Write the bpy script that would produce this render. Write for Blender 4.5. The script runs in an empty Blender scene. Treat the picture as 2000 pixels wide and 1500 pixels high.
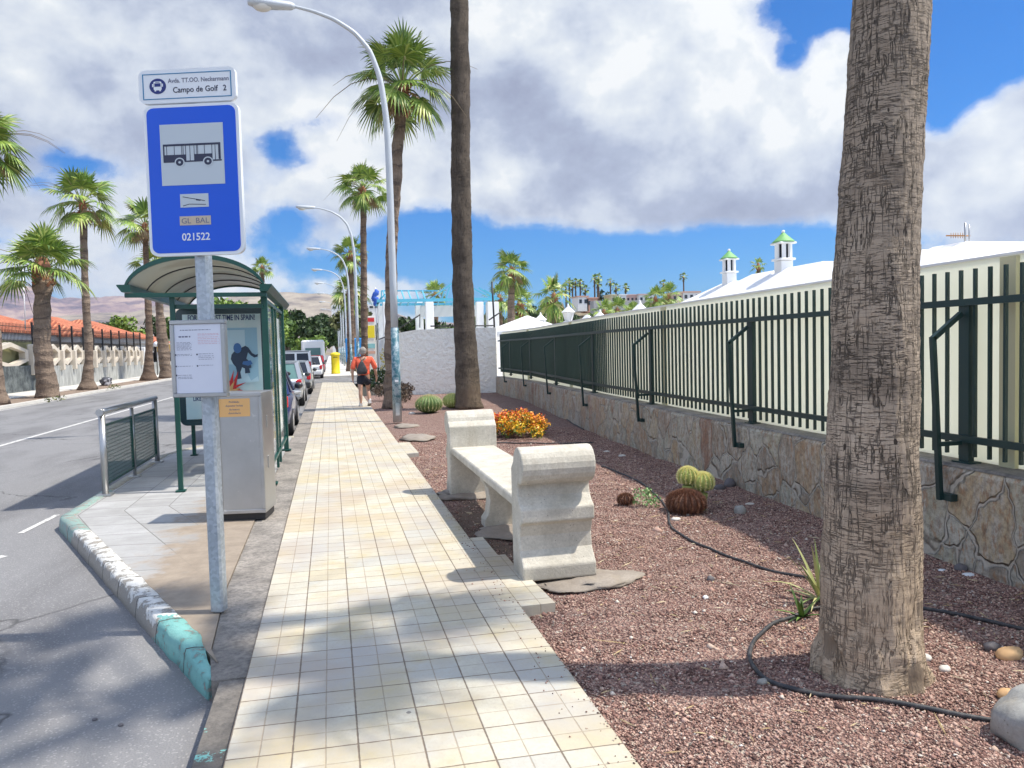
import bpy, bmesh, math, random
import numpy as np
from mathutils import Vector, Matrix, noise as mnoise
R=math.radians; PI=math.pi
random.seed(7); RS=np.random.RandomState(7)
scene=bpy.context.scene; COL=scene.collection
# ---------------------------------------------------------------- camera
F=1480.0; CH=1.62
cam=bpy.data.cameras.new('camera'); co=bpy.data.objects.new('camera',cam); COL.objects.link(co)
cam.sensor_width=36; cam.lens=F/2000*36; cam.clip_start=0.05; cam.clip_end=60000
CR=Matrix.Rotation(-math.atan(353/F),3,'Z')@Matrix.Rotation(PI/2-math.atan(72/F),3,'X')@Matrix.Rotation(-0.026,3,'Z')
co.matrix_world=Matrix.Translation((0,0,CH))@CR.to_4x4(); scene.camera=co
def ray(px,py): return CR@Vector(((px-1000)/F,-(py-750)/F,-1))
def G(px,py,z=0.0):
    d=ray(px,py); t=(z-CH)/d.z; return Vector((t*d.x,t*d.y,z))
def AY(px,py,Y):
    d=ray(px,py); t=Y/d.y; return Vector((t*d.x,Y,CH+t*d.z))
def AX(px,py,X):
    d=ray(px,py); t=X/d.x; return Vector((X,t*d.y,CH+t*d.z))
# ---------------------------------------------------------------- light and sky
scene.view_settings.view_transform='Standard'; scene.view_settings.look='None'
scene.view_settings.exposure=0.64; scene.view_settings.gamma=1
SAZ,SEL=R(14),R(60)
sv=Vector((math.cos(SAZ)*math.cos(SEL),-math.sin(SAZ)*math.cos(SEL),math.sin(SEL)))
sl=bpy.data.lights.new('sun','SUN'); sl.energy=3.6; sl.angle=R(1.1); sl.color=(1,0.93,0.82)
so=bpy.data.objects.new('sun',sl); COL.objects.link(so); so.rotation_euler=sv.to_track_quat('Z','Y').to_euler(); so.location=(20,-20,40)
scene.cycles.max_bounces=7; scene.cycles.transparent_max_bounces=24
scene.cycles.use_denoising=True

class B:
    def __init__(s,nt): s.nt=nt
    def n(s,t,**k):
        x=s.nt.nodes.new(t)
        for a,b in k.items(): setattr(x,a,b)
        return x
    def l(s,a,b):
        if isinstance(a,(int,float)): b.default_value=a
        elif isinstance(a,(tuple,list)):
            v=tuple(a)
            if len(b.default_value)==4 and len(v)==3: v=v+(1,)
            b.default_value=v
        else: s.nt.links.new(a,b)
    def pos(s): return s.n('ShaderNodeNewGeometry').outputs['Position']
    def obj(s): return s.n('ShaderNodeTexCoord').outputs['Object']
    def isl(s): return s.n('ShaderNodeNewGeometry').outputs['Random Per Island']
    def map(s,v,scale=(1,1,1),loc=(0,0,0),rot=(0,0,0)):
        m=s.n('ShaderNodeMapping'); s.l(v,m.inputs[0]); m.inputs[1].default_value=loc; m.inputs[2].default_value=rot; m.inputs[3].default_value=scale; return m.outputs[0]
    def noise(s,v,scale,detail=3,rough=.55,dist=0):
        m=s.n('ShaderNodeTexNoise'); s.l(v,m.inputs['Vector']); m.inputs['Scale'].default_value=scale; m.inputs['Detail'].default_value=detail; m.inputs['Roughness'].default_value=rough; m.inputs['Distortion'].default_value=dist; return m.outputs[0]
    def vor(s,v,scale,feature='F1',rand=1):
        m=s.n('ShaderNodeTexVoronoi'); m.feature=feature; s.l(v,m.inputs['Vector']); m.inputs['Scale'].default_value=scale; m.inputs['Randomness'].default_value=rand; return m
    def ramp(s,f,st,interp='LINEAR'):
        m=s.n('ShaderNodeValToRGB'); e=m.color_ramp; e.interpolation=interp
        while len(e.elements)<len(st): e.elements.new(.5)
        for i,(p,c) in enumerate(st):
            if isinstance(c,(int,float)): c=(c,c,c)
            e.elements[i].position=p; e.elements[i].color=tuple(c)+(1,)
        s.l(f,m.inputs[0]); return m.outputs[0]
    def m(s,op,a,b=0.0,c=0.0,clamp=False):
        x=s.n('ShaderNodeMath'); x.operation=op; x.use_clamp=clamp
        s.l(a,x.inputs[0]); s.l(b,x.inputs[1]); s.l(c,x.inputs[2]); return x.outputs[0]
    def vm(s,op,a,b=(0,0,0)):
        x=s.n('ShaderNodeVectorMath'); x.operation=op; s.l(a,x.inputs[0]); s.l(b,x.inputs[1])
        return x.outputs['Value'] if op in('DOT_PRODUCT','LENGTH','DISTANCE') else x.outputs[0]
    def mix(s,f,a,b,mode='MIX'):
        x=s.n('ShaderNodeMix'); x.data_type='RGBA'; x.blend_type=mode; x.clamp_factor=True
        s.l(f,x.inputs[0]); s.l(a,x.inputs[6]); s.l(b,x.inputs[7]); return x.outputs[2]
    def sep(s,v):
        x=s.n('ShaderNodeSeparateXYZ'); s.l(v,x.inputs[0]); return x.outputs
    def comb(s,a,b,c):
        x=s.n('ShaderNodeCombineXYZ'); s.l(a,x.inputs[0]); s.l(b,x.inputs[1]); s.l(c,x.inputs[2]); return x.outputs[0]
    def wn(s,v,color=False):
        x=s.n('ShaderNodeTexWhiteNoise'); x.noise_dimensions='3D'; s.l(v,x.inputs['Vector']); return x.outputs[1 if color else 0]
    def bump(s,h,strength=.5,dist=.01,normal=None):
        x=s.n('ShaderNodeBump'); x.inputs['Strength'].default_value=strength; x.inputs['Distance'].default_value=dist; s.l(h,x.inputs['Height'])
        if normal is not None: s.l(normal,x.inputs['Normal'])
        return x.outputs[0]
MATS={}
def mat(name,col=(.5,.5,.5),rough=.6,metal=0,fn=None,**kw):
    if name in MATS: return MATS[name]
    m=bpy.data.materials.new(name); m.use_nodes=True; nt=m.node_tree; p=nt.nodes['Principled BSDF']
    p.inputs['Base Color'].default_value=tuple(col)+(1,); p.inputs['Roughness'].default_value=rough; p.inputs['Metallic'].default_value=metal
    for k,v in kw.items(): p.inputs[k.replace('_',' ')].default_value=v
    b=B(nt)
    if fn:
        r=fn(b)
        for k,v in r.items():
            b.l(v,p.inputs[k])
    MATS[name]=m; return m
# ---- world: physical sky with layers of cumulus in the directions the photo shows
w=bpy.data.worlds.new('World'); scene.world=w; w.use_nodes=True; wn=w.node_tree; wn.nodes.clear(); b=B(wn)
sky=b.n('ShaderNodeTexSky'); sky.sky_type='NISHITA'; sky.sun_disc=False; sky.sun_elevation=SEL; sky.sun_rotation=math.atan2(sv.x,sv.y)
sky.air_density=1.0; sky.dust_density=0.6; sky.ozone_density=1.6
d=b.n('ShaderNodeTexCoord').outputs['Generated']
dx,dy,dz=b.sep(d)
az=b.m('ARCTAN2',dx,dy); el=b.m('ARCSINE',dz)
ae=b.comb(az,el,0.0)
def pxae(px,py):
    v=ray(px,py).normalized(); return math.atan2(v.x,v.y),math.asin(v.z)
def blobs(lst,base):
    acc=base
    for (px,py,sx,sy,a) in lst:
        A,E=pxae(px,py); q=b.vm('SUBTRACT',ae,(A,E,0)); q=b.vm('MULTIPLY',q,(F/sx,F/sy,0))
        e=b.m('POWER',2.71828,b.m('MULTIPLY',b.vm('DOT_PRODUCT',q,q),-1.0))
        acc=b.m('MULTIPLY_ADD',e,a,acc)
    return acc
warp=b.noise(d,3.0,3,.5)
pd=b.map(d,(1,1,1.3),(.37,.11,.05))
n1=b.noise(pd,3.4,14,.56,.12)
n2=b.noise(b.vm('ADD',pd,(sv.x*.035,sv.y*.035,sv.z*.07)),3.4,14,.56,.12)
n3=b.noise(pd,9.0,6,.6)
cov=blobs([(150,120,420,300,.30),(700,80,450,260,.30),(1150,180,330,230,.34),(1420,220,300,190,.36),(1500,360,260,80,.22),(300,520,330,120,.10),(600,430,220,120,.06),
 (1950,310,150,130,.42),(2010,190,80,80,.62),(1850,400,90,70,.16),(1040,330,300,70,.14),
 (1180,535,45,16,.24),(840,560,140,25,.15),(1080,575,110,22,.06),(700,560,80,50,.08),(1960,560,200,60,-.1),(1690,120,90,90,.2),(1560,300,200,100,.2),
 (1610,15,110,45,-.62),(480,350,60,30,-.2),(20,470,60,30,-.15),(610,320,40,25,-.25),(700,300,60,50,-.12),(500,470,70,30,-.12),(1930,60,130,160,-1.2),(1800,30,80,70,-.4),(1545,115,45,35,-.42),(1220,150,30,22,-.42),(545,300,50,45,-.40),(640,235,90,35,-.24),(560,420,70,40,-.30),(620,520,90,25,-.16),(480,260,50,30,-.2),(90,300,120,40,-.15),(590,250,90,50,-.16),(170,325,75,30,-.22),(60,355,45,16,-.18),(330,90,60,12,-.12),
 (1150,510,420,85,-.62),(1500,500,200,60,-.35),(1830,235,40,40,-.3),(850,430,110,70,-.4),(720,480,70,60,-.16),(1860,455,90,18,-.15),(540,560,80,60,-.0)],.50)
covn=b.m('ADD',cov,b.m('MULTIPLY',b.m('SUBTRACT',n1,.5),1.5))
n4=b.noise(pd,24.0,6,.65,.4)
covn=b.m('ADD',covn,b.m('ADD',b.m('MULTIPLY',b.m('SUBTRACT',n3,.5),.42),b.m('MULTIPLY',b.m('SUBTRACT',n4,.5),.20)))
mask=b.ramp(covn,[(.42,0.0),(.49,.22),(.56,.75),(.68,1.0)])
bright=blobs([(1560,170,170,120,.55),(1420,120,200,120,.25),(1900,300,130,110,.50),(600,420,260,130,.22),(300,470,300,110,.18),(1200,60,250,80,.12),(840,560,200,30,.5),(1180,535,60,30,.5),(650,560,200,50,.3),
 (1450,415,330,34,-.30),(1200,330,260,110,-.18),(200,230,350,110,-.04),(350,120,400,160,.06),(820,330,160,60,-.12),(150,560,300,40,-.02),(1900,440,120,25,-.1),(1350,400,260,60,-.15),(1000,330,200,60,-.1)],.47)
lit=b.m('MULTIPLY',b.m('SUBTRACT',n1,n2),4.0)
edge_=b.m('MULTIPLY',b.ramp(covn,[(.50,1.0),(.72,.25),(.95,0.0)]),.30)
bright=b.m('ADD',bright,edge_)
shade=b.m('ADD',b.m('ADD',bright,lit),b.m('MULTIPLY',b.m('SUBTRACT',n3,.5),.35))
ccol=b.ramp(shade,[(0.0,(.225,.255,.35)),(.35,(.295,.335,.435)),(.62,(.42,.46,.53)),(.9,(.53,.56,.59)),(1.0,(.60,.615,.625))])
skc=b.mix(1.0,sky.outputs[0],(.075,.45,.90,1),'MULTIPLY')
bg1=b.n('ShaderNodeBackground'); b.l(skc,bg1.inputs[0]); bg1.inputs[1].default_value=.105
# clouds brightened towards the sun and behind the camera to add unseen fill light
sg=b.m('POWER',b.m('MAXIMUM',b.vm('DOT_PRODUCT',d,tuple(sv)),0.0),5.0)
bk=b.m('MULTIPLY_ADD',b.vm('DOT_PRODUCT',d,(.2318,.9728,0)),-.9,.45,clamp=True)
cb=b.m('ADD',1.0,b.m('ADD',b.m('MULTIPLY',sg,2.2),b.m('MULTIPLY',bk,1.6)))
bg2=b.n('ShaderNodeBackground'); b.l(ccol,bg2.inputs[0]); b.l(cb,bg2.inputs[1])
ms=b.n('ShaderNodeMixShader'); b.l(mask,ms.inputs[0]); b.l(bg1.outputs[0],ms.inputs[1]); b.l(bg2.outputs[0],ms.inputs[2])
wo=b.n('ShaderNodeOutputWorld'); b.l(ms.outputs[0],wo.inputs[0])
# ---------------------------------------------------------------- mesh helpers
def V3(*a): return Vector(a if len(a)==3 else a[0])
class MB:
    def __init__(s): s.v=[]; s.f=[]; s.sm=[]
    def add(s,vs,fs,smooth=False):
        o=len(s.v); s.v+= [tuple(x) for x in vs]; s.f+=[tuple(i+o for i in f) for f in fs]; s.sm+=[smooth]*len(fs); return s
    def box(s,c,size,rz=0,M=None):
        x,y,z=[k/2 for k in size]; vs=[Vector((i*x,j*y,k*z)) for i in(-1,1) for j in(-1,1) for k in(-1,1)]
        if M is None: M=Matrix.Rotation(rz,3,'Z')
        vs=[M@v+Vector(c) for v in vs]
        return s.add(vs,[(0,1,3,2),(4,6,7,5),(0,4,5,1),(2,3,7,6),(0,2,6,4),(1,5,7,3)])
    def cbox(s,c,size,ch=.01,rz=0):  # chamfered box
        hx,hy,hz=[k/2 for k in size]; ch=min(ch,hx*.9,hy*.9,hz*.9)
        M=Matrix.Rotation(rz,3,'Z'); rings=[]
        for z,i in((-hz,ch),(-hz+ch,0),(hz-ch,0),(hz,ch)):
            a,bb=hx-i,hy-i; k=ch
            rings.append([M@Vector(p)+Vector(c) for p in((-a+k,-bb,z),(a-k,-bb,z),(a,-bb+k,z),(a,bb-k,z),(a-k,bb,z),(-a+k,bb,z),(-a,bb-k,z),(-a,-bb+k,z))])
        return s.loft(rings,True,True)
    def loft(s,rings,cap=True,closed=True,smooth=False):
        n=len(rings[0]); vs=[p for r in rings for p in r]; fs=[]
        for i in range(len(rings)-1):
            for j in range(n if closed else n-1):
                a=i*n+j; c=i*n+(j+1)%n; fs.append((a,c,c+n,a+n))
        o=len(s.v); s.add(vs,fs,smooth)
        if cap:
            s.f.append(tuple(o+k for k in reversed(range(n)))); s.f.append(tuple(o+(len(rings)-1)*n+k for k in range(n))); s.sm+=[False]*2
        return s
    def tube(s,pts,r,n=8,cap=True,smooth=True):
        pts=[Vector(p) for p in pts]; rs=r if isinstance(r,(list,tuple)) else [r]*len(pts); rings=[]
        t0=(pts[1]-pts[0]).normalized(); u=t0.cross(Vector((0,0,1)))
        if u.length<1e-3: u=Vector((1,0,0))
        u.normalize()
        for i,p in enumerate(pts):
            t=(pts[min(i+1,len(pts)-1)]-pts[max(i-1,0)]).normalized()
            u=(u-t*u.dot(t)).normalized(); w_=t.cross(u)
            rings.append([p+(u*math.cos(2*PI*k/n)+w_*math.sin(2*PI*k/n))*rs[i] for k in range(n)])
        return s.loft(rings,cap,True,smooth)
    def bar(s,a,c,w,h,up=(0,0,1)):
        a=Vector(a); c=Vector(c); t=(c-a).normalized(); u=t.cross(Vector(up))
        if u.length<1e-4: u=Vector((1,0,0))
        u.normalize(); q=u.cross(t)
        rg=lambda p:[p+u*x*w/2+q*y*h/2 for x,y in((-1,-1),(1,-1),(1,1),(-1,1))]
        return s.loft([rg(a),rg(c)])
    def lathe(s,prof,n=16,c=(0,0,0),cap=True,sq=1.0,smooth=True):
        c=Vector(c); return s.loft([[c+Vector((r*math.cos(2*PI*k/n),r*sq*math.sin(2*PI*k/n),z)) for k in range(n)] for r,z in prof],cap,True,smooth)
    def prism(s,poly,fa,fb,smooth=False):  # poly 2D, fa/fb map 2D->3D for both ends
        return s.loft([[Vector(fa(p)) for p in poly],[Vector(fb(p)) for p in poly]],True,True,smooth)
    def sheet(s,pts): return s.add([Vector(p) for p in pts],[tuple(range(len(pts)))])
    def ball(s,c,r,sc=(1,1,1),seg=12,ring=8,jit=0,seed=0):
        vs=[];fs=[]; c=Vector(c)
        for i in range(ring+1):
            th=PI*i/ring
            for j in range(seg):
                ph=2*PI*j/seg; v=Vector((math.sin(th)*math.cos(ph),math.sin(th)*math.sin(ph),math.cos(th)))
                k=1+(jit*mnoise.noise(v*1.6+Vector((seed,seed*.7,0)))+jit*.5*mnoise.noise(v*4+Vector((seed,0,3))) if jit else 0)
                vs.append(c+Vector((v.x*sc[0],v.y*sc[1],v.z*sc[2]))*r*k)
        for i in range(ring):
            for j in range(seg): fs.append((i*seg+j,(i+1)*seg+j,(i+1)*seg+(j+1)%seg,i*seg+(j+1)%seg))
        return s.add(vs,fs,True)
    def build(s,name,m,parent=None,world=False,bevel=0,**props):
        me=bpy.data.meshes.new(name); vs=s.v
        if world and parent is not None:
            L=parent.location
            if parent.parent: L=parent.parent.location
            vs=[(x-L.x,y-L.y,z-L.z) for x,y,z in vs]
        me.from_pydata(vs,[],s.f); me.update()
        me.polygons.foreach_set('use_smooth',s.sm[:len(me.polygons)])
        bm=bmesh.new(); bm.from_mesh(me)
        if len(bm.faces)<60000: bmesh.ops.recalc_face_normals(bm,faces=bm.faces)
        bm.to_mesh(me); bm.free()
        me.materials.append(m)
        o=bpy.data.objects.new(name,me); COL.objects.link(o); o.parent=parent
        if bevel:
            x=o.modifiers.new('bevel','BEVEL'); x.width=bevel; x.segments=2; x.limit_method='ANGLE'; x.angle_limit=R(40)
        for k,v in props.items(): o[k]=v
        return o
def thing(name,loc,label,cat,rz=0,group=None):
    o=bpy.data.objects.new(name,None); COL.objects.link(o); o.location=loc; o.rotation_euler=(0,0,rz); o['label']=label; o['category']=cat; o.empty_display_size=.2
    if group: o['group']=group
    return o
def tag(o,label,cat,group=None):
    o['label']=label; o['category']=cat
    if group: o['group']=group
    return o
def dup(root,loc,label,rz=None):
    r=root.copy(); COL.objects.link(r); r.location=loc; r['label']=label
    if rz is not None: r.rotation_euler=(0,0,rz)
    for c in [x for x in COL.objects if x.parent==root]:
        k=c.copy(); COL.objects.link(k); k.parent=r
        for g in [x for x in COL.objects if x.parent==c]:
            q=g.copy(); COL.objects.link(q); q.parent=k
    return r
def text(body,size,m,parent,loc,name='lettering',align='CENTER',ext=.0006,sx=1,bold=0,M=None):
    cu=bpy.data.curves.new('t','FONT'); cu.body=body; cu.size=size; cu.align_x=align; cu.extrude=ext; cu.offset=bold; cu.resolution_u=3
    ob=bpy.data.objects.new('t',cu); me=bpy.data.meshes.new_from_object(ob); bpy.data.objects.remove(ob)
    T=Matrix.Translation(loc)@(M.to_4x4() if M else Matrix.Rotation(PI/2,4,'X'))@Matrix.Diagonal((sx,1,1,1))
    me.transform(T); me.materials.clear(); me.materials.append(m); me.name=name
    o=bpy.data.objects.new(name,me); COL.objects.link(o); o.parent=parent; return o
def ss(a,c,x): t=max(0,min(1,(x-a)/(c-a))); return t*t*(3-2*t)
# ================================================================ materials
def f_asphalt(b):
    p=b.pos(); a=b.noise(p,140,4,.7); c=b.noise(p,1.1,5,.6); v=b.vor(p,95); sp=b.m('GREATER_THAN',b.wn(b.vm('FLOOR',b.map(p,(110,110,110)))),.93)
    col=b.mix(a,(.11,.11,.113),(.29,.285,.285)); col=b.mix(b.m('MULTIPLY',c,.9),col,b.mix(.5,col,(.25,.25,.255)),'MIX')
    col=b.mix(b.ramp(b.noise(b.map(p,(.9,.25,1)),1.3,4),[(.45,0),(.62,.55)]),col,(.115,.112,.115))
    col=b.mix(b.m('MULTIPLY',sp,.35),col,(.45,.44,.42))
    q=b.vm('ADD',p,b.vm('MULTIPLY',b.n('ShaderNodeTexNoise').outputs[1],(0,0,0)))
    wv=b.noise(p,2.2,3); cr=b.vor(b.comb(b.m('MULTIPLY_ADD',wv,.8,b.sep(p)[0]),b.m('MULTIPLY_ADD',wv,.6,b.sep(p)[1]),0),.42,'DISTANCE_TO_EDGE').outputs['Distance']
    crk=b.m('MULTIPLY',b.ramp(cr,[(.0,1),(.012,.0)]),b.ramp(b.noise(p,.6,2),[(.47,0),(.56,1)]))
    col=b.mix(b.m('MULTIPLY',crk,.75),col,(.03,.03,.03))
    return {'Base Color':col,'Roughness':.88,'Normal':b.bump(b.m('ADD',v.outputs['Distance'],b.m('MULTIPLY',crk,-1)),.6,.006)}
def f_tiles(b):
    p=b.pos(); x,y,z=b.sep(p); T=.262
    wob=b.m('MULTIPLY',b.m('SUBTRACT',b.noise(p,.7,2),.5),.16)
    u=b.m('DIVIDE',b.m('ADD',x,.47),T); v=b.m('ADD',b.m('DIVIDE',y,T),b.m('ADD',wob,b.m('MULTIPLY',u,.035)))
    cell=b.comb(b.m('FLOOR',u),b.m('FLOOR',v),0.0)
    def edge(q,s):
        fr=b.m('FRACT',b.m('MULTIPLY',q,s)); return b.m('MULTIPLY',b.m('MINIMUM',fr,b.m('SUBTRACT',1.0,fr)),T/s)
    big=b.m('MINIMUM',edge(u,1),edge(v,1)); sub=b.m('MINIMUM',edge(u,2),edge(v,2))
    jn=b.m('MULTIPLY',b.m('SUBTRACT',b.noise(p,16,5,.8),.5),.9); jb=b.ramp(b.m('ADD',b.m('MULTIPLY',big,100),jn),[(.18,1),(.50,0)]); js=b.ramp(b.m('ADD',b.m('MULTIPLY',sub,100),jn),[(.12,1),(.42,0)])
    r=b.wn(cell); r2=b.wn(b.vm('ADD',cell,(7.3,1.1,0)))
    base=b.ramp(r,[(0,(.46,.46,.42)),(.25,(.53,.51,.42)),(.5,(.57,.54,.44)),(.75,(.56,.53,.43)),(1,(.50,.44,.31))])
    st=b.noise(p,2.1,5,.6); base=b.mix(b.ramp(st,[(.46,0),(.64,.8)]),base,(.47,.39,.22))
    st2=b.noise(b.vm('ADD',p,(9,4,0)),1.3,5,.6); base=b.mix(b.ramp(st2,[(.47,0),(.64,.8)]),base,(.40,.385,.37))
    st3=b.noise(b.vm('ADD',p,(3,14,0)),.9,4,.6); base=b.mix(b.ramp(st3,[(.50,0),(.68,.7)]),base,(.42,.33,.24))
    g=b.noise(p,26,5,.7); base=b.mix(b.ramp(g,[(.3,.42),(.6,0)]),base,(.46,.40,.31))
    g2=b.noise(b.map(p,(1,.6,1)),70,3,.7); base=b.mix(b.ramp(g2,[(.28,.5),(.5,0)]),base,(.42,.37,.3))
    gum=b.vor(b.vm('ADD',p,(.3,.7,0)),2.3); gm=b.m('MULTIPLY',b.m('LESS_THAN',b.m('ADD',gum.outputs['Distance'],b.m('MULTIPLY',g,.03)),.042),b.m('GREATER_THAN',b.wn(gum.outputs['Position']),.35))
    base=b.mix(b.m('MULTIPLY',gm,.8),base,(.17,.155,.14))
    col=b.mix(b.m('MULTIPLY',js,.62),base,(.30,.23,.16)); col=b.mix(b.m('MULTIPLY',jb,.82),col,(.15,.11,.08))
    h=b.m('SUBTRACT',b.m('MULTIPLY',g,.25),b.m('MAXIMUM',jb,b.m('MULTIPLY',js,.6)))
    return {'Base Color':col,'Roughness':.75,'Normal':b.bump(h,.7,.004)}
def f_slabs(b):
    p=b.pos(); x,y,z=b.sep(p)
    d1=b.m('ADD',x,2.76); d2=b.m('ADD',b.m('MULTIPLY',b.m('ADD',x,2.76),.9183),b.m('MULTIPLY',b.m('SUBTRACT',y,8.58),.396))
    d=b.m('MINIMUM',d1,d2); q=b.m('DIVIDE',b.m('SUBTRACT',d,.16),.42); fr=b.m('FRACT',q); e1=b.m('MULTIPLY',b.m('MINIMUM',fr,b.m('SUBTRACT',1,fr)),.42)
    q2=b.m('DIVIDE',b.m('ADD',y,b.m('MULTIPLY',x,.12)),.43); fr2=b.m('FRACT',q2); e2=b.m('MULTIPLY',b.m('MINIMUM',fr2,b.m('SUBTRACT',1,fr2)),.43)
    j1=b.ramp(b.m('MULTIPLY',e1,100),[(.25,1),(.7,0)]); j2=b.ramp(b.m('MULTIPLY',e2,100),[(.3,1),(.8,0)])
    n=b.noise(p,3,5,.65); n2=b.noise(p,40,4,.7); cell=b.wn(b.comb(b.m('FLOOR',q),b.m('FLOOR',q2),0))
    col=b.ramp(b.m('ADD',b.m('MULTIPLY',n,.8),b.m('MULTIPLY',cell,.25)),[(.25,(.26,.258,.25)),(.55,(.38,.38,.375)),(.8,(.47,.47,.465))])
    col=b.mix(b.ramp(n2,[(.3,.5),(.6,0)]),col,(.33,.31,.28))
    st=b.noise(b.map(p,(.7,3.2,1)),1.8,5,.6); col=b.mix(b.ramp(st,[(.50,0),(.62,.4)]),col,(.27,.265,.26))
    brown=b.ramp(b.m('ADD',b.m('ADD',b.m('MULTIPLY',x,1.1),2.0),b.m('MULTIPLY',b.m('SUBTRACT',n,.5),1.6)),[(.30,0),(.62,1)])
    brown=b.m('MULTIPLY',brown,b.m('LESS_THAN',y,9.2)); bc=b.mix(b.noise(p,7,6,.7),(.16,.125,.095),(.42,.35,.27)); col=b.mix(brown,col,bc)
    jm=b.m('MULTIPLY',b.m('MAXIMUM',b.m('MULTIPLY',j1,.75),b.m('MULTIPLY',j2,.75)),b.m('SUBTRACT',1,b.m('MULTIPLY',brown,.9)))
    col=b.mix(jm,col,(.13,.12,.11))
    return {'Base Color':col,'Roughness':.85,'Normal':b.bump(b.m('SUBTRACT',b.m('MULTIPLY',n2,.5),jm),.5,.004)}
def f_gutter(b):
    p=b.pos(); n=b.noise(p,2.5,5,.65); n2=b.noise(p,30,4,.75)
    col=b.ramp(n,[(.3,(.16,.145,.125)),(.5,(.30,.27,.235)),(.7,(.40,.36,.31))]); y=b.sep(p)[1]
    col=b.mix(b.ramp(b.m('MULTIPLY',b.m('SUBTRACT',y,2),.25),[(.3,.75),(.75,0)]),col,(.075,.07,.065)); col=b.mix(b.ramp(n2,[(.35,.6),(.6,0)]),col,(.07,.065,.06))
    tq=b.m('MULTIPLY',b.m('LESS_THAN',y,3.6),b.ramp(b.noise(p,7,5,.7),[(.60,0),(.63,1)])); col=b.mix(tq,col,(.20,.46,.42))
    return {'Base Color':col,'Roughness':.9,'Normal':b.bump(n2,.8,.008)}
def f_kerb(b):
    p=b.pos(); x,y,z=b.sep(p); n=b.noise(p,9,6,.72); nn=b.noise(p,45,4,.8); con=b.mix(nn,(.20,.18,.155),(.42,.39,.34))
    yy=b.m('MULTIPLY_ADD',b.noise(p,6,3),.4,y); turq=b.m('MAXIMUM',b.m('LESS_THAN',yy,5.2),b.m('GREATER_THAN',yy,8.0)); turq=b.m('MULTIPLY',turq,b.m('LESS_THAN',yy,10.3))
    whi=b.m('MULTIPLY',b.m('GREATER_THAN',yy,5.2),b.m('LESS_THAN',yy,8.0))
    yel=b.m('GREATER_THAN',yy,10.3)
    pc=b.mix(whi,b.mix(n,(.10,.33,.31),(.27,.52,.47)),(.66,.65,.61)); pc=b.mix(yel,pc,(.42,.40,.28))
    lo=b.ramp(b.m('MULTIPLY_ADD',b.noise(p,14,4,.7),.08,z),[(.0,0),(.01,1)]) if False else 1.0
    edge=b.m('ADD',n,b.m('MULTIPLY',b.m('MINIMUM',b.m('ADD',z,.0),0.0),b.m('MULTIPLY',whi,2.4)))
    keep=b.m('MULTIPLY',b.ramp(edge,[(.45,0),(.48,1)]),b.ramp(nn,[(.30,0),(.36,1)]))
    nearsolid=b.m('MULTIPLY',b.m('LESS_THAN',yy,5.2),b.ramp(b.noise(p,16,6,.85),[(.44,0),(.49,1)])); keep=b.m('MAXIMUM',keep,nearsolid)
    jt=b.m('LESS_THAN',b.m('ABSOLUTE',b.m('SUBTRACT',b.m('FRACT',b.m('DIVIDE',y,.52)),.5)),.012); con=b.mix(jt,con,(.05,.045,.04)); keep=b.m('MULTIPLY',keep,b.m('SUBTRACT',1.0,jt)); keep=b.m('MULTIPLY',keep,b.m('SUBTRACT',1.0,b.m('MULTIPLY',b.m('GREATER_THAN',yy,8.0),.5)))
    return {'Base Color':b.mix(keep,con,pc),'Roughness':.7,'Normal':b.bump(b.m('ADD',keep,b.m('MULTIPLY',nn,1.4)),.8,.006)}
def f_gravel(b):
    p=b.pos(); v=b.vor(p,85); v2=b.vor(p,42); c=b.sep(v.outputs['Color'])[0]; n=b.noise(p,1.4,4,.6)
    col=b.ramp(c,[(0,(.085,.045,.036)),(.35,(.25,.135,.105)),(.65,(.42,.255,.205)),(.88,(.56,.39,.31)),(1,(.6,.48,.4))])
    col=b.mix(b.m('MULTIPLY',n,.55),col,(.20,.125,.115))
    cel=b.sep(v2.outputs['Color'])[1]; col=b.mix(b.m('MULTIPLY',b.m('GREATER_THAN',cel,.965),.7),col,(.55,.47,.38))
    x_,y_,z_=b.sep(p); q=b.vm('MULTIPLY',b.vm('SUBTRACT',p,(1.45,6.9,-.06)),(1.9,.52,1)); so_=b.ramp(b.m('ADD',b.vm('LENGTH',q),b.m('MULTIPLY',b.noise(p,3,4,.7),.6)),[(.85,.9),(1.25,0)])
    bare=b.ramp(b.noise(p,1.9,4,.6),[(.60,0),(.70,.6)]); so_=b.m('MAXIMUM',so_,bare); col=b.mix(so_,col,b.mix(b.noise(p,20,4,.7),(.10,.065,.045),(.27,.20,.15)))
    return {'Base Color':col,'Roughness':.92,'Normal':b.bump(b.m('ADD',v.outputs['Distance'],b.m('MULTIPLY',v2.outputs['Distance'],.8)),1,.022)}
def f_gstone(b):
    i=b.isl(); j=b.wn(b.comb(i,3.1,1.0)); col=b.ramp(i,[(0,(.075,.04,.033)),(.3,(.23,.12,.095)),(.62,(.41,.245,.195)),(.86,(.56,.39,.31)),(.95,(.52,.38,.29)),(1,(.68,.62,.54))])
    return {'Base Color':col,'Roughness':.9}
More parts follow.
